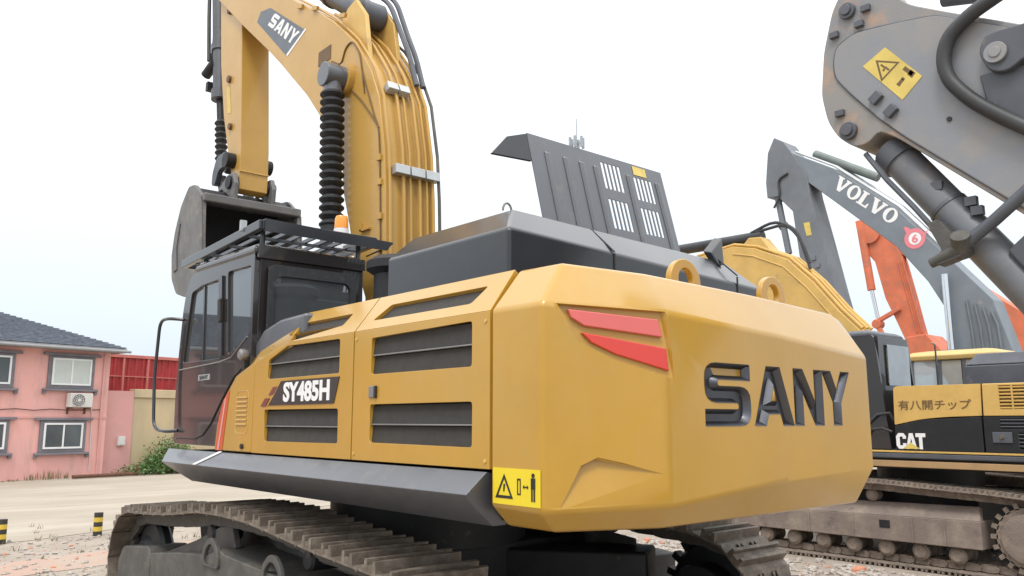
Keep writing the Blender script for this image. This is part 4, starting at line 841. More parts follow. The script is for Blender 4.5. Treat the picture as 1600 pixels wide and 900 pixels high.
m = MB(); m.prism([(x, -8.09, z) for x, z in [(.96, 2.08), (.80, 2.92), (-.42, 2.98), (-.47, 2.28)]], (0, .006, 0)); build('far_window', m, PGLASS, CC, smooth=0)
m = MB(); m.box(-.30, -.20, -7.04, -7.0, 2.04, 2.07); build('door_handle', m, ZINC, CC)
m = MB(); m.box(.0, .45, -7.75, -7.35, 1.95, 2.08); m.prism([(.02, -7.75, 2.0), (-.10, -7.75, 2.55), (-.20, -7.75, 2.55), (-.1, -7.75, 2.0)], (0, .4, 0)); build('operator_seat', m, SEAT, CC, bevel=.03)
m = MB(); m.tube([(-.75, -7.06, 1.9), (-.72, -7.02, 2.0), (-.55, -7.02, 1.98), (-.40, -7.04, 1.85)], .02, 8); m.tube([(-.72, -7.05, 1.75), (-.62, -7.0, 1.80), (-.45, -7.0, 1.78), (-.38, -7.04, 1.66)], .018, 8); build('cab_hose', m, HOSE, CC)
m = MB(); m.tube([(-1.02, -7.9, 2.3), (-1.02, -7.9, 2.95), (-.98, -7.9, 2.98)], .012, 6); build('mirror_pole', m, BLK, CT)
# boom
OC = [(-.15, 1.6), (-.05, 2.7), (.264, 3.301), (.579, 3.635), (.989, 4.153), (1.43, 4.594), (2.034, 4.878), (2.49, 4.985), (3.3, 4.90), (5.2, 4.3)]
IC = [(5.2, 3.9), (3.3, 4.25), (2.5, 4.15), (1.9, 3.85), (1.4, 3.35), (1.0, 2.7), (.6, 1.6)]
m = MB(); m.prism([(x, -8.3, z) for x, z in OC + IC], (0, -.45, 0)); CB = build('boom', m, YELC, CT, bevel=.012, smooth=20)
for y, off in ((-8.36, .04), (-8.5, .05), (-8.64, .05)):
    m = MB(); m.tube([(p.x, y, p.y) for p in along(OC, off, 2, 9)], .028, 8); build('hydraulic_pipe', m, YELC, CB)
m = MB(); m.tube([(p.x, -8.295, p.y) for p in along(OC, -.14, 3, 8)], .012, 6); build('boom_weld', m, YELC, CB)
m = MB(); m.cyl((2.0, -8.5, 5.12), (4.1, -8.5, 5.16), .10, n=16); build('arm_cylinder', m, HOSE, CB)
for q in ([(2.2, 5.2), (1.7, 5.35), (1.3, 5.1), (1.2, 4.75), (1.1, 4.4)], [(2.1, 5.2), (1.5, 5.25), (1.25, 4.95), (1.1, 4.5)]):
    m = MB(); m.tube([(x, -8.45, z) for x, z in spath(q, .3, 4)], .028, 8); build('boom_hose', m, HOSE, CB)
m = MB(); m.prism([(1.75, -8.35, 4.80), (1.95, -8.35, 5.08), (2.2, -8.35, 5.10), (2.35, -8.35, 4.96)], (0, -.3, 0)); build('cylinder_bracket', m, YELC, CB, bevel=.02)

# ================================================================== THE MACHINES FARTHER BACK
def base_machine(T, cx, cy, m_body, m_low, cabx=None, roof=None):
    """tracks, house and counterweight of a parked machine, mostly hidden by the ones in front"""
    for sg in (1, -1):
        m = MB(); y = cy + sg*1.2
        pr_ = [(cx - 2.1 - .45*math.sin(R(a)), .5 - .5*math.cos(R(a))) for a in range(0, 181, 20)] + [(cx + 2.1 + .45*math.sin(R(a)), .5 + .5*math.cos(R(a))) for a in range(0, 181, 20)]
        m.prism([(x, y - .3, z) for x, z in pr_], (0, .6, 0)); build('track', m, SHOEC, T, bevel=.02)
    m = MB(); m.box(cx - 2.6, cx + 1.2, cy - 1.4, cy + 1.4, 1.15, 1.4); build('upper_frame', m, DARK, T)
    m = MB(); m.box(cx - 2.5, cx - .2, cy - 1.35, cy + 1.35, 1.4, 2.3); build('machine_house', m, m_body, T, bevel=.05)
    m = MB(); m.loft([[(cx - 2.5, cy + 1.4, z), (cx - 3.0, cy + 1.2, z), (cx - 3.25, cy, z), (cx - 3.0, cy - 1.2, z), (cx - 2.5, cy - 1.4, z)] for z in (1.2, 2.3)]); build('counterweight', m, m_low, T, bevel=.06)
# cab roof machine
YR = thing('excavator', (-1.0, -12.4, 0), 'excavator with a pale yellow cab roof behind the black engine hood of the muddy one', 'excavator', 'excavators parked in the row')
base_machine(YR, -1.2, -12.4, YELC, YELC)
m = MB()
for x, y in ((.70, -11.03), (-.18, -11.03), (-.72, -11.03), (.70, -12.0), (-.72, -12.0), (.22, -11.03)): m.bar((x, y, 1.4), (x - .03, y, 2.96), .06, .06)
m.box(-.75, .73, -12.03, -11.0, 1.4, 2.35); YC = build('cab', m, GRYD, YR, bevel=.01)
m = MB(); m.loft([[(-.80 + d, -12.1 + d, z), (.78 - d, -12.1 + d, z), (.78 - d, -10.95 - d, z), (-.80 + d, -10.95 - d, z)] for d, z in ((.02, 2.95), (0, 3.03), (.10, 3.10), (.3, 3.13))]); build('cab_roof', m, mat('pale_yellow_roof', (0.60, 0.42, 0.16), 0.5, var=0.06), YC, bevel=.02)
for a, b in ((.68, .24), (.20, -.16), (-.20, -.70)):
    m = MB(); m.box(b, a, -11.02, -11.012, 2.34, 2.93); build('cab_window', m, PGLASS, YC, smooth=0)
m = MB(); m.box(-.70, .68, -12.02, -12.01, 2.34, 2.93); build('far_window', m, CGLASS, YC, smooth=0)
m = MB(); m.box(-.35, .1, -11.75, -11.35, 2.2, 2.32); m.box(-.42, -.3, -11.75, -11.35, 2.2, 2.8); build('operator_seat', m, SEAT, YC, bevel=.03)
# VOLVO boom
VO = thing('excavator', (0, -15.4, 0), 'blue-grey excavator with white VOLVO lettering on its folded boom', 'excavator', 'excavators parked in the row')
base_machine(VO, -.6, -15.4, VOL, VOLD)
vo = [(5.35, 9.20), (5.035, 8.809), (4.008, 8.182), (2.496, 6.838), (1.45, 5.528), (.60, 4.45), (.30, 3.3), (.1, 1.8), (1.4, 1.8), (1.62, 3.393), (1.595, 4.389), (1.907, 5.006), (2.564, 5.926), (4.061, 7.363), (4.682, 7.95), (5.0, 8.1), (5.45, 8.7)]
m = MB(); m.prism([(x, -15.0, z) for x, z in vo], (0, -.6, 0)); VB = build('boom', m, VOL, VO, bevel=.02, smooth=20)
va = [(5.57, 9.38), (5.30, 9.2), (5.05, 8.80), (4.70, 8.2), (4.62, 7.6), (4.376, 6.465), (4.10, 5.1), (3.9, 4.2), (4.5, 4.2), (4.86, 5.5), (5.02, 6.07), (5.14, 7.27), (5.55, 7.75), (5.86, 7.77), (5.88, 8.2), (5.78, 9.0)]
m = MB(); m.prism([(x, -14.97, z) for x, z in va], (0, -.66, 0)); VA = build('arm', m, VOLD, VO, bevel=.02, smooth=20)
m = MB(); m.prism([(x, -14.965, z) for x, z in [(4.85, 6.9), (4.68, 6.9), (4.64, 6.55), (4.78, 6.55)]], (0, .003, 0)); build('arm_sticker', m, STYF, VA, smooth=0)
for x, z in ((4.62, 5.95), (4.68, 5.6), (4.52, 5.75)): m = MB(); m.box(x-.05, x+.05, -14.97, -14.93, z-.05, z+.05); build('arm_lug', m, VOLD, VA)
m = MB(); m.tube(spath([(5.2, -14.94, 8.3), (5.5, -14.94, 8.2), (5.45, -14.94, 7.75), (5.65, -14.94, 7.45)], .3, 4), .03, 6); build('arm_hose', m, HOSE, VA)
m = MB(); m.cyl((5.62, -15.1, 7.75), (5.38, -15.1, 6.2), .085, n=14); m.cyl((5.38, -15.1, 6.2), (5.2, -15.1, 5.0), .05, n=12); m.cyl((5.50, -15.17, 7.0), (5.49, -15.03, 6.92), .11, n=10); build('bucket_cylinder', m, VOLD, VA)
for off, y in ((.06, -15.06), (.07, -15.2), (.10, -15.36)):
    m = MB(); m.tube([(p.x, y, p.y) for p in along(vo[1:5], -off if 0 else -off, 0, 4)][::1], .03, 8); build('hydraulic_pipe', m, ZINC, VB)
m = MB(); m.cyl((3.0, -15.3, 7.75), (4.6, -15.3, 8.75), .11, n=14); build('arm_cylinder', m, mat('green_grey_paint', (0.17, 0.2, 0.19), .5), VB)
u_ = V((2.62 - 4.05, 0, 6.46 - 7.70)); v_ = V((u_.z, 0, -u_.x)); v_ = v_ if v_.z > 0 else -v_
LET['V'] = ([(0,1),(.45,1),(.45,.9),(.37,.9),(.55,.30),(.71,.9),(.62,.9),(.62,1),(1,1),(1,.9),(.93,.9),(.62,0),(.38,0),(.08,.9),(0,.9)], [])
LET['L'] = ([(0,0),(.95,0),(.95,.35),(.85,.35),(.78,.12),(.45,.12),(.45,.9),(.58,.9),(.58,1),(0,1),(0,.9),(.13,.9),(.13,.1),(0,.1)], [])
LET['O'] = ([(.5 + .5*math.cos(2*PI*i/24), .5 + .52*math.sin(2*PI*i/24)) for i in range(24)], [[(.5 + .22*math.cos(2*PI*i/20), .5 + .40*math.sin(2*PI*i/20)) for i in range(20)]])
ud, vd = u_.normalized(), v_.normalized(); k_ = 0
for ch, wd_ in zip('VOLVO', (.41, .36, .33, .41, .36)):
    o_, h_ = LET[ch]; m = MB(); m.plate([(a*wd_, b*.34) for a, b in o_], [[(a*wd_, b*.34) for a, b in q] for q in h_], V((4.03, -14.994, 7.70)) + ud*k_ - vd*.02, ud, vd, .004); build('boom_letter', m, WHT, VB, smooth=0); k_ += wd_ + .005
PINKC = mat('pink_print', (0.75, 0.22, 0.26), .5, var=.05)
m = MB(); m.plate(ring_poly((0, 0), .24, 24), [ring_poly((0, 0), .15, 24)], (2.12, -14.994, 6.04), (-1, 0, 0), (0, 0, 1), .003); m.prism([(2.30, -14.996, 6.18), (2.36, -14.996, 6.36), (2.28, -14.996, 6.34), (2.18, -14.996, 6.26)], (0, .003, 0)); m.prism([(1.92, -14.996, 5.90), (1.86, -14.996, 6.12), (1.8, -14.996, 6.2), (1.9, -14.996, 6.14)], (0, .003, 0)); build('number_badge_ring', m, PINKC, VB, smooth=0)
m = MB(); m.plate(ring_poly((0, 0), .145, 20), [], (2.12, -14.9945, 6.04), (-1, 0, 0), (0, 0, 1), .002); build('number_badge_disc', m, WHT, VB, smooth=0)
text('number_badge_figure', '6', (2.19, -14.992, 5.94), (-1, 0, 0), (0, 0, 1), .14, .20, PINKC, VB, ext=.002, bold=.03)
m = MB(); m.cyl((1.48, -14.85, 5.1), (1.46, -14.85, 3.4), .075, n=14); build('cylinder_rod', m, ROD, VB)
m = MB(); m.cyl((1.46, -14.85, 3.4), (1.44, -14.85, 1.8), .13, n=14); m.box(1.15, 1.75, -14.95, -14.75, 3.3, 3.42); build('boom_cylinder', m, VOLD, VB)
for k in range(4):
    m = MB(); m.tube([(1.12 - k*.16, -14.96, 4.5 - k*.1), (1.05 - k*.17, -14.94, 3.9), (1.02 - k*.18, -14.94, 3.0)], .025, 6); build('boom_hose', m, VOLD, VB)
# orange machine
OX = thing('excavator', (0, -20.3, 0), 'bright orange excavator with its arm hanging behind the blue-grey boom', 'excavator', 'excavators parked in the row')
base_machine(OX, -1.2, -20.3, ORG, ORG)
m = MB(); m.prism([(x, -20.0, z) for x, z in [(5.3, 7.8), (1.95, 4.98), (1.0, 4.2), (-.2, 3.3), (-.4, 1.8), (.9, 1.8), (1.6, 3.2), (2.3, 4.6), (3.6, 5.9), (5.0, 7.0)]], (0, -.6, 0)); build('boom', m, ORG, OX, bevel=.02)
m = MB(); m.prism([(x, -19.95, z) for x, z in [(5.95, 7.95), (5.3, 8.0), (4.95, 7.4), (4.61, 6.66), (4.35, 5.3), (4.09, 4.0), (4.0, 3.4), (4.5, 3.4), (4.60, 3.95), (4.94, 4.85), (5.18, 5.45), (5.42, 6.6), (5.86, 7.2)]], (0, -.3, 0)); OA = build('arm', m, ORG, OX, bevel=.02, smooth=20)
m = MB(); m.cyl((5.72, -19.9, 7.35), (5.55, -19.9, 5.75), .12, n=14); build('bucket_cylinder', m, ORG, OA)
m = MB(); m.cyl((5.55, -19.9, 5.75), (5.40, -19.9, 4.75), .06, n=12); build('cylinder_rod', m, ROD, OA)
m = MB(); m.bar((5.48, -19.9, 4.78), (4.75, -19.9, 5.12), .12, .14, (0, 1, 0)); m.bar((5.42, -19.9, 4.62), (5.1, -19.9, 3.9), .12, .16, (0, 1, 0)); m.cyl((5.45, -20.1, 4.72), (5.45, -19.8, 4.72), .14, n=14); build('bucket_link', m, ORG, OA, bevel=.02)
m = MB(); m.cyl((5.5, -19.95, 7.5), (5.5, -19.86, 7.5), .33, n=20); build('arm_pin_boss', m, ORG, OA)
m = MB(); m.prism([(x, -19.7, z) for x, z in [(4.6, 4.25), (4.0, 4.3), (3.55, 3.75), (3.7, 3.2), (4.6, 3.2)]], (0, -1.1, 0)); build('bucket', m, ORG, OX, bevel=.03)
for x in (4.75, 4.62, 4.5): m = MB(); m.tube([(x - .03, -19.93, 6.5), (x - .28, -19.93, 5.2), (x - .42, -19.93, 4.4)], .02, 6); build('arm_pipe', m, ORG, OA)

# ================================================================== THE GREY ARM OVERHEAD ON THE RIGHT
GH = V((0, -1, 0))
def gp(x, z, d=0.0): return V((x, -.6 + d, z))        # the near side plate lies at y = -0.6, d comes out of it
GX = thing('grey_excavator', gp(-5.836, 0.656, -.2), 'weathered grey excavator arm reaching in overhead with a yellow warning sticker', 'excavator')
ga = [(-3.645, 4.673), (-3.522, 4.483), (-3.449, 4.231), (-3.416, 3.948), (-3.447, 3.767), (-3.511, 3.644), (-3.61, 3.557), (-3.698, 3.559), (-3.764, 3.621), (-3.871, 3.548), (-4.49, 2.964), (-5.465, 2.037), (-5.788, 2.135), (-5.922, 2.854), (-5.66, 3.281), (-4.581, 3.99), (-4.206, 4.213), (-3.998, 4.341), (-3.866, 4.492), (-3.787, 4.661)]
m = MB(); m.prism([gp(a, z) for a, z in round_poly(ga, .05, 3)], GH * .36); GA_ = build('arm', m, mat('worn_rim_paint', (0.225, 0.228, 0.235), .55, vscale=2.5, col2=(0.28, 0.25, 0.22), bump=.08, bscale=70, spots=(0.46, 0.27, 0.17), spotscale=5, spotlo=.52, spothi=.70, spotmax=.85), GX, bevel=.008, smooth=20)
gi = [(-3.518, 4.144), (-3.54, 4.23), (-3.663, 4.282), (-3.923, 4.25), (-4.146, 4.212), (-4.529, 3.987), (-5.319, 3.478), (-5.322, 2.323), (-4.495, 2.999), (-3.917, 3.545), (-3.778, 3.693), (-3.609, 3.907), (-3.52, 4.038)]
m = MB(); m.prism([gp(a, z, .0005) for a, z in round_poly(gi, .05, 3)], -GH * .013); build('side_plate', m, GRY, GA_, bevel=.006)
_gl = round_poly(gi, .05, 3)
m = MB(); m.tube([gp(a, z, .005) for a, z in _gl + _gl[:1]], .008, 6); build('weld_bead', m, GRYD, GA_)
for a, z, r_ in ((-3.629, 4.44, .052), (-3.586, 3.664, .055)):
    m = MB(); m.cyl(gp(a, z, 0), gp(a, z, .03), r_, n=24); m.cyl(gp(a, z, .02), gp(a, z, .045), r_*.62, n=20); build('arm_pin', m, GRYD, GA_, bevel=.004)
for a, z in ((-3.746, 4.412), (-3.699, 4.326), (-3.535, 4.313), (-3.538, 3.792)):
    m = MB(); m.box(-.028, .028, -.02, .02, -.02, .02); o = [gp(a - p.x, z + p.z, .01 + p.y) for p in m.v]; m.v = o; build('pin_keeper', m, GRYD, GA_, bevel=.004)
for a, z in ((-3.776, 3.817), (-3.859, 3.71)):
    m = MB(); q = m.box(-.036, .036, -.02, .035, -.028, .028); m.v = [gp(a - p.x*.8 + p.z*.6, z + p.z*.8 + p.x*.6, .013 + p.y) for p in m.v]; build('mounting_block', m, GRYD, GA_, bevel=.005)
m = MB(); m.cyl(gp(-4.173, 3.573, .012), gp(-4.173, 3.573, .022), .014, n=10); build('threaded_hole', m, INK, GA_)
m = MB(); m.prism([gp(-3.704, 4.045, .0145), gp(-3.848, 4.119, .0145), gp(-4.047, 3.87, .0145), gp(-3.925, 3.762, .0145)], -GH * .002); build('warning_sticker', m, STYF, GA_, smooth=0)
m = MB()
m.plate([(-3.785, 4.058), (-3.928, 3.998), (-3.810, 3.911)], [[(-3.800, 4.040), (-3.906, 3.996), (-3.818, 3.931)]], (0, -.583, 0), (1, 0, 0), (0, 0, 1), -.001)
for q in [[(-3.957, 3.962), (-4.003, 3.906), (-3.986, 3.890), (-3.939, 3.946)], [(-3.988, 3.931), (-4.012, 3.901), (-3.988, 3.878), (-3.964, 3.907)], [(-3.931, 3.896), (-3.944, 3.879), (-3.922, 3.858), (-3.908, 3.874)], [(-3.937, 3.902), (-3.950, 3.885), (-3.941, 3.876), (-3.927, 3.892)], [(-3.907, 3.877), (-3.923, 3.857), (-3.914, 3.848), (-3.897, 3.867)], [(-3.819, 4.023), (-3.839, 3.999), (-3.831, 3.992), (-3.811, 4.016)], [(-3.843, 4.000), (-3.865, 3.973), (-3.858, 3.965), (-3.835, 3.993)], [(-3.833, 3.992), (-3.841, 3.982), (-3.829, 3.970), (-3.820, 3.980)]]: m.prism([(x, -.5835, z) for x, z in q], (0, .001, 0))
build('sticker_pictogram', m, INKB, GA_, smooth=0)
# link rod end on the right, hoses
m = MB(); m.prism([gp(a, z, .02) for a, z in round_poly([(-4.369, 3.882), (-4.408, 3.967), (-4.482, 3.973), (-4.604, 3.966), (-4.892, 3.975), (-4.870, 3.745), (-4.588, 3.782), (-4.507, 3.725), (-4.416, 3.755)], .05, 3)], -GH * .06); LKR = build('link_rod', m, GRYD, GX, bevel=.012)
m = MB(); m.cyl(gp(*(-4.459, 3.847), .08), gp(*(-4.459, 3.847), .10), .058, n=24); m.cyl(gp(*(-4.459, 3.847), .10), gp(*(-4.459, 3.847), .108), .03, n=12); build('link_pin', m, GRY, LKR, bevel=.006)
m = MB(); m.prism([gp(a, z, .014) for a, z in [(-4.351, 3.769), (-4.570, 3.761), (-4.849, 3.665), (-4.809, 3.241), (-4.538, 3.398), (-4.382, 3.561)]], -GH * .02); build('link_shadow_plate', m, GRYD, GX, bevel=.012)  # dark plate painting in the shadow below the link rod
m = MB(); m.tube([gp(a, z, .06) for a, z in spath([(-4.509, 4.183), (-4.331, 4.116), (-4.215, 4.026), (-4.181, 3.904), (-4.203, 3.783), (-4.302, 3.639), (-4.435, 3.509), (-4.658, 3.324), (-4.859, 3.124)], .15, 4)], .040, 12); build('arm_hose', m, HOSE, GX)
m = MB(); m.cyl(gp(-4.129, 4.393, -.18), gp(-5.315, 4.08, -.18), .055, n=16); build('upper_cylinder', m, GRYD, GX)
# cylinder under the arm
ax0, ax1 = gp(-3.758, 3.541, -.16), gp(-4.486, 2.513, -.16); dv = (ax1 - ax0).normalized()
m = MB(); m.cyl(ax0, ax0 + dv * 1.5, .106, n=28); m.cyl(ax0 + dv * 1.5, ax0 + dv * 2.45, .06, n=20); GC = build('arm_cylinder', m, mat('worn_cylinder_paint', (0.16, 0.17, 0.19), .45, var=.12, vscale=4, spots=(.2, .185, .17), spotscale=5, spotlo=.5, spothi=.8), GX)
for t in (.02, .52): m = MB(); m.cyl(ax0 + dv*t, ax0 + dv*(t + .02 if t > .1 else t + .1), .112 if t > .1 else .122, n=28); build('cylinder_band', m, GRYD, GC)
m = MB(); m.tube([gp(-3.649, 3.516, -.06), gp(-3.781, 3.316, -.03), gp(-3.927, 3.117, -.03), gp(-4.028, 2.967, -.03)], .017, 8); build('cylinder_pipe', m, GRYD, GC)
m = MB(); m.prism([gp(a, z, -.08) for a, z in round_poly([(-4.001, 3.004), (-4.072, 3.013), (-4.167, 2.869), (-4.189, 2.793), (-4.041, 2.752), (-4.005, 2.799), (-4.077, 2.831)], .02, 3)], -GH * .10); build('port_block', m, FRAMEM, GC, bevel=.01)
m = MB(); m.cyl(gp(-4.003, 2.773, .0), gp(-4.203, 2.847, .0), .028, .04, n=14); m.cyl(gp(-4.162, 2.807, -.04), gp(-4.188, 2.897, .05), .05, n=14); build('pipe_fitting', m, FRAMEM, GC)
m = MB(); m.tube([gp(-4.174, 2.842, 0), gp(-4.351, 2.961, .0), gp(-4.538, 3.095, .02), gp(-5.04, 3.43, .05)], .034, 12); build('supply_pipe', m, GRYD, GX)
for a, z in ((-4.043, 3.29), (-4.215, 3.165), (-4.243, 3.106)): m = MB(); m.box(-.03, .03, -.02, .02, -.025, .025); m.v = [gp(a - p.x, z + p.z - .06, -.08 + p.y) for p in m.v]; build('plate_lug', m, GRYD, GA_)
m = MB(); m.prism([gp(-4.373, 2.795, -.05), gp(-4.541, 2.935, -.05), gp(-4.825, 2.733, -.05), gp(-4.723, 2.468, -.05), gp(-4.495, 2.609, -.05)], GH * .2); build('cylinder_lug', m, GRYD, GX, bevel=.02)
# its boom runs down to the ground out of the picture
m = MB(); m.prism([gp(x, z, -.02) for x, z in round_poly([(-5.35, 3.0), (-5.95, 2.9), (-6.5, 1.9), (-8.2, .55), (-8.2, 0), (-7.3, 0), (-5.9, 1.1), (-5.15, 1.45), (-5.05, 1.75), (-5.3, 2.1)], .12, 3)], GH * .32); build('boom', m, GRY, GX, bevel=.02)

# ================================================================== HOUSE, WALLS AND YARD ON THE LEFT
HS = thing('house', fpt(-4, -3), 'pink two-storey house with grey hipped roof and grey window trim', 'house')
def fq(s, z, o): return fpt(s, o, z)
def fbox(mb, s0, s1, z0, z1, o0, o1): return mb.prism([fq(s0, z0, o0), fq(s1, z0, o0), fq(s1, z1, o0), fq(s0, z1, o0)], FN * (o1 - o0))
m = MB(); fbox(m, -22, -.47, -.1, 4.28, -7, 0); build('wall', m, PINKW, HS, bevel=.01)
m = MB(); fbox(m, -22.02, -.45, 1.97, 2.03, 0, .025); build('floor_band', m, PINKW2, HS)
m = MB(); fbox(m, -.72, -.66, 0, 4.2, .001, .05); build('downpipe', m, PINKW2, HS)
m = MB()
e0, e1, w0, w1 = -22.6, -.10, -7.5, .40
def hip(z, i): return [fq(e0 + i, z, w1 - i), fq(e1 - i, z, w1 - i), fq(e1 - i, z, w0 + i), fq(e0 + i, z, w0 + i)]
m.loft([hip(4.26, 0), hip(4.40, 0)]); build('eave', m, EAVE, HS, bevel=.01)
# tile courses, each a real step
N_ = 26; zt = 5.97
rf = MB(); rf.loft([hip(4.40, .02), hip(zt - .02, 3.86)]); RF = build('roof', rf, ROOF, HS, smooth=0)
cm = MB()
for k in range(N_):
    a = k / N_; i0, i1 = .02 + a*3.84, .02 + min(1, a + 1.12/N_)*3.84; z0, z1 = 4.405 + a*1.545, 4.405 + min(1, a + 1.12/N_)*1.545
    for (p0, p1, q0, q1) in ((0, 1, 0, 1), (1, 2, 1, 2)):
        A, B = hip(z0 + .055, i0)[p0], hip(z0 + .055, i0)[p1]; C1, C0 = hip(z1 + .012, i1)[p1], hip(z1 + .012, i1)[p0]
        L = (B - A).length; n = max(2, int(L / .30)); 
        for j in range(n):
            t0, t1 = j / n, (j + .93) / n
            cm.prism([A.lerp(B, t0), A.lerp(B, t1), C0.lerp(C1, t1), C0.lerp(C1, t0)], V((0, 0, -.035)))
kind(build('roof_tiles', cm, ROOF, HS, smooth=0, fix=False), 'stuff')
m = MB(); m.tube([fq(-22.5, 4.30, .50), fq(-.02, 4.30, .50)], .05, 8); build('gutter', m, EAVE, HS)
m = MB(); m.tube([fq(-6.2 + .55*k, 2.28 - .05*math.sin(k*1.3)**2, .03) for k in range(11)], .012, 5); build('cable', m, INK, HS)
m = MB(); m.tube([fq(-1.22, 2.4, .1), fq(-1.05, 2.35, .05), fq(-1.0, 2.1, .03), fq(-.95, .2, .03)], .018, 6); build('drain_hose', m, ACW, HS)
def window(s0, s1, z0, z1, gl, sill=True):
    m = MB(); fbox(m, s0 - .12, s1 + .12, z0 - .12, z1 + .08, .001, .06); wdw = build('window', m, TRIM, HS, bevel=.01)
    m = MB(); m.plate([(s0, z0), (s1, z0), (s1, z1), (s0, z1)], [[(s0 + .06, z0 + .06), (s1 - .06, z0 + .06), (s1 - .06, z1 - .06), (s0 + .06, z1 - .06)]], FK + FN * .095, FD, V((0, 0, 1)), .03) if FD.cross(V((0, 0, 1))).dot(FN) > 0 else m.plate([(-s1, z0), (-s0, z0), (-s0, z1), (-s1, z1)], [[(-s1 + .06, z0 + .06), (-s0 - .06, z0 + .06), (-s0 - .06, z1 - .06), (-s1 + .06, z1 - .06)]], FK + FN * .095, -FD, V((0, 0, 1)), .03)
    build('window_frame', m, WFR, wdw)
    sm = (s0 + s1) / 2
    for a, b in ((s0 + .055, sm - .02), (sm + .02, s1 - .055)):
        m = MB(); fbox(m, a, b, z0 + .055, z1 - .055, .062, .072); build('pane', m, gl, wdw, smooth=0)
    m = MB(); fbox(m, sm - .025, sm + .025, z0 + .055, z1 - .055, .065, .09); build('mullion', m, WFR, wdw)
    m = MB(); fbox(m, s0 - .30, s1 + .30, z1 + .085, z1 + .17, .001, .12); build('lintel', m, TRIM, wdw, bevel=.01)
    m = MB(); fbox(m, s0 - .25, s1 + .25, z0 - .20, z0 - .125, .001, .14)
    for s in (s0 - .25, s1 + .15): fbox(m, s, s + .10, z0 - .30, z0 - .201, .001, .10)
    build('window_sill', m, TRIM, wdw, bevel=.01)
window(-2.45, -1.15, 3.08, 3.98, CURT); window(-2.55, -1.28, .97, 1.82, WGLASS)
window(-4.85, -3.72, 3.05, 3.96, WGLASS); window(-4.85, -3.72, 1.0, 1.84, WGLASS)
for s_ in (-7.3, -10.0, -12.7, -15.4, -18.1): window(s_, s_ + 1.15, 3.05, 3.96, WGLASS); window(s_, s_ + 1.15, 1.0, 1.84, WGLASS)
AU = thing('air_conditioner', fpt(-1.55, .3, 2.3), 'white air conditioner unit on the pink wall under the upper window', 'air conditioner')
m = MB(); fbox(m, -1.92, -1.18, 2.34, 2.81, .08, .40); ab = build('casing', m, ACW, AU, bevel=.02)
fc = fpt(-1.66, .402, 2.575)
m = MB(); m.cyl(fc, fc + FN * .02, .205, n=28); build('fan_recess', m, GRYD, AU)
m = MB()
for r_ in (.205, .15, .09): m.tube([fc + FN*.03 + (FD*math.cos(a) + V((0,0,1))*math.sin(a))*r_ for a in [2*PI*i/24 for i in range(25)]], .008, 5)
for k in range(6): a = PI*k/6; dd = (FD*math.cos(a) + V((0,0,1))*math.sin(a))*.205; m.tube([fc + FN*.03 - dd, fc + FN*.03 + dd], .006, 5)
m.cyl(fc + FN*.02, fc + FN*.05, .05, n=12); build('fan_guard', m, ACW, AU)
for s in (-1.86, -1.28): m = MB(); fbox(m, s, s + .05, 2.29, 2.335, .0, .40); fbox(m, s, s + .05, 2.12, 2.335, .0, .05); build('wall_bracket', m, RUST, AU)
# low pink wall, beige wall, meter box
o = MB(); fbox(o, -.44, .60, -.1, 2.95, -.5, -.20); tag(build('garden_wall', o, PINKW2, bevel=.01), 'pale pink wall joining the house to the beige wall', 'wall')
m = MB(); fbox(m, .62, 16, -.1, 2.72, -.5, -.25); BW = tag(build('boundary_wall', m, BEIGE, bevel=.01), 'beige boundary wall behind the bush beside the pink house', 'wall')
m = MB(); fbox(m, .60, 16.05, 2.722, 3.03, -.58, -.18); build('wall_coping', m, BEIGE, BW, bevel=.02)
m = MB(); fbox(m, .07, .33, 1.02, 1.34, -.198, -.08); mbx = tag(build('meter_box', m, ACW, bevel=.01), 'small white meter box on the pale pink wall', 'meter box')
m = MB(); fbox(m, .095, .305, 1.05, 1.31, -.0795, -.07); build('meter_door', m, ACW, mbx, bevel=.006)
# container
CN = thing('shipping_container', fpt(1.5, -4, 0), 'red shipping container standing behind the beige wall', 'container')
s0, s1 = -.30, 6.5
m = MB(); fbox(m, s0, s1, 2.0, 4.38, -4.4, -2.02); build('container_body', m, CONT, CN)
for k in range(24):
    s = s0 + .12 + k * .28; m = MB(); m.loft([[fq(s, 2.1, -2.019), fq(s + .16, 2.1, -2.019), fq(s + .16, 4.28, -2.019), fq(s, 4.28, -2.019)], [fq(s + .04, 2.1, -1.98), fq(s + .12, 2.1, -1.98), fq(s + .12, 4.28, -1.98), fq(s + .04, 4.28, -1.98)]]); build('corrugation', m, CONT, CN)
PALE = mat('container_pale_red', (0.55, 0.17, 0.14), .6, var=.1)
for a, b, c_, d_ in ((s0, s1, 4.28, 4.40), (s0, s0 + .12, 2.0, 4.40), (1.02, 1.10, 2.0, 4.28), (2.0, 2.08, 2.0, 4.28)): m = MB(); fbox(m, a, b, c_, d_, -2.06, -1.94 + (.02 if b - a > 1 else 0)); build('container_post', m, PALE, CN, bevel=.006)
m = MB(); fbox(m, s0, s1, 3.55, 3.59, -2.0, -1.965); fbox(m, s0, s1, 2.95, 2.99, -2.0, -1.965); build('container_rail', m, PALE, CN)
for s in (.2, 5.8): m = MB(); fbox(m, s, s + .4, 0, 1.995, -4.2, -2.1); build('support_stand', m, RUST, CN)
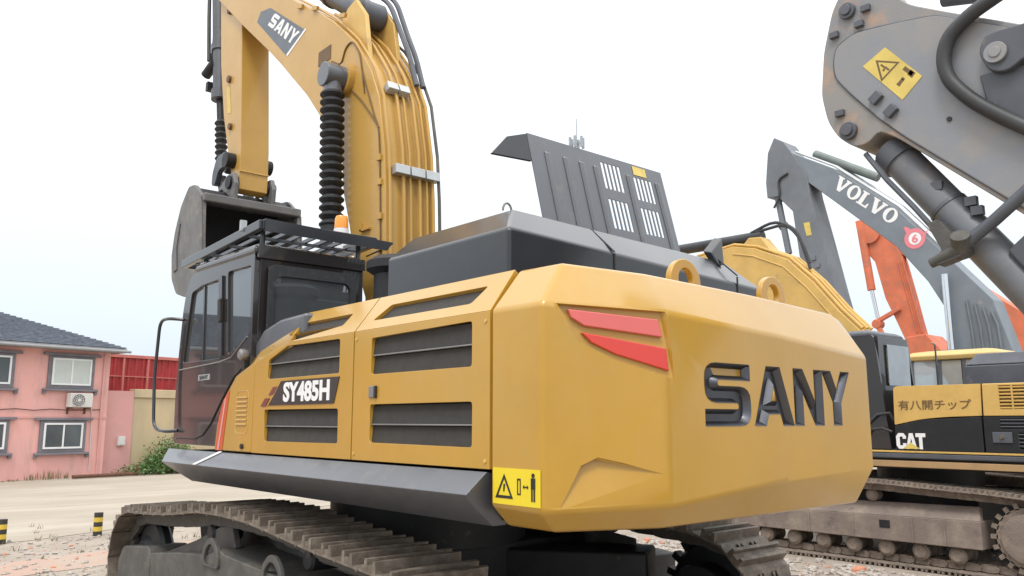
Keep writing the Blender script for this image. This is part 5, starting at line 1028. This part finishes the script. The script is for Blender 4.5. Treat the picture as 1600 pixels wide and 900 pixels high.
# bush
BS = thing('bush', fpt(1.9, .5), 'green weedy bush against the beige wall', 'bush')
rnd = random.Random(21); lf = MB(); tw = MB()
for k in range(240):
    s = rnd.gauss(1.75, .62); o = rnd.uniform(-.05, 1.1); hgt = max(.25, 1.25 * math.exp(-((s - 1.75) / .8) ** 2) * rnd.uniform(.5, 1.1))
    b = fpt(s, o); t = fpt(s + rnd.uniform(-.3, .3), o + rnd.uniform(-.2, .3), hgt)
    tw.tube([b, b.lerp(t, .5) + V((rnd.uniform(-.05, .05), rnd.uniform(-.05, .05), 0)), t], [.012, .008, .003], 4)
    for j in range(24):
        q = b.lerp(t, rnd.uniform(.15, 1.02)) + V((rnd.uniform(-.16, .16), rnd.uniform(-.16, .16), rnd.uniform(-.1, .1)))
        d = V((rnd.uniform(-1, 1), rnd.uniform(-1, 1), rnd.uniform(-.3, .8))).normalized() * rnd.uniform(.05, .11); sdv = d.cross(V((rnd.random(), rnd.random(), rnd.random()))).normalized() * d.length * .33
        lf.add([q, q + d*.5 + sdv, q + d, q + d*.5 - sdv], [(0, 1, 2, 3)])
build('foliage', lf, LEAF, BS, smooth=0, fix=False); kind(build('stems', tw, TWIG, BS), 'stuff')
# weeds along the house base
wd_ = MB()
for k in range(420):
    s = rnd.uniform(-12, 2.5); p = fpt(s, rnd.uniform(.0, .5)); h_ = rnd.uniform(.05, .22) * (1 + .8 * math.sin(s * 2.1))
    for j in range(3):
        d = V((rnd.uniform(-.06, .06), rnd.uniform(-.06, .06), h_)); wd_.add([p + FD*-.012, p + FD*.012, p + d], [(0, 1, 2)])
for k in range(45):
    x, y = rnd.uniform(7.0, 11.5), rnd.uniform(-1.5, 3.2)
    for j in range(6):
        p = V((x + rnd.uniform(-.05, .05), y + rnd.uniform(-.05, .05), 0)); wd_.add([p + FD*-.006, p + FD*.006, p + V((rnd.uniform(-.05, .05), rnd.uniform(-.05, .05), rnd.uniform(.03, .11)))], [(0, 1, 2)])
kind(build('weeds', wd_, mat('dry_weed', (0.24, 0.19, 0.10), .9, col2=(.15, .17, .06), vscale=2), smooth=0, fix=False), 'stuff', 'dry weeds along the foot of the pink house and in the gravel')
m = MB(); m.cyl(fpt(-1.9, .9, .08), fpt(.35, .9, .08), .06, n=10); PB = tag(build('steel_pipe', m, RUST), 'rusty steel pipe lying on the ground before the pink house', 'pipe')
m = MB(); m.cyl(fpt(.30, .9, .02), fpt(.30, .9, .38), .055, n=10); build('pipe_stub', m, RUST, PB)
# bollards
BY = mat('bollard_yellow', (0.66, 0.47, 0.06), .7, var=.1); BB = mat('bollard_black', (0.04, 0.035, 0.03), .7, var=.1)
for (x, y, lab) in ((9.41, .115, 'short black and yellow banded bollard next to the excavator track'), (9.36, 1.52, 'short black and yellow banded bollard cut by the left edge of the photo')):
    T = thing('bollard', (x, y, 0), lab, 'bollard', 'bollards along the road')
    for k in range(5):
        m = MB(); m.cyl((x, y, k*.075), (x, y, (k+1)*.075 - .0005), .07, n=16); build('band', m, BB if k % 2 == 0 else BY, T)
# far radio mast
m = MB(); bx_, by_ = 60, -62.6
MT = thing('radio_mast', (bx_, by_, 0), 'thin grey radio mast far off, its tip above the open hood lid', 'radio mast')
MG = mat('mast_grey', (.38, .42, .46), .7)
m = MB()
for dx, dy in ((-.35, -.35), (.35, -.35), (.35, .35), (-.35, .35)): m.tube([(bx_+dx, by_+dy, 0), (bx_+dx*.4, by_+dy*.4, 34.6)], .07, 6)
for k in range(34): z = k; q = 1 - .6*z/34.6; m.bar((bx_-.35*q, by_-.35*q, z), (bx_+.35*q, by_+.35*q, z+1), .05, .05); m.bar((bx_+.35*q, by_-.35*q, z), (bx_-.35*q, by_+.35*q, z+1), .05, .05)
build('lattice', m, MG, MT)
m = MB(); m.cyl((bx_, by_, 34.4), (bx_, by_, 37.2), .06, n=6); build('whip_antenna', m, MG, MT)
for a in range(6): m = MB(); c_ = (bx_ + .8*math.cos(a*PI/3), by_ + .8*math.sin(a*PI/3)); m.box(c_[0]-.12, c_[0]+.12, c_[1]-.12, c_[1]+.12, 33.6, 34.9); m.bar((bx_, by_, 34.2), (c_[0], c_[1], 34.2), .06, .06); build('panel_antenna', m, MG, MT)
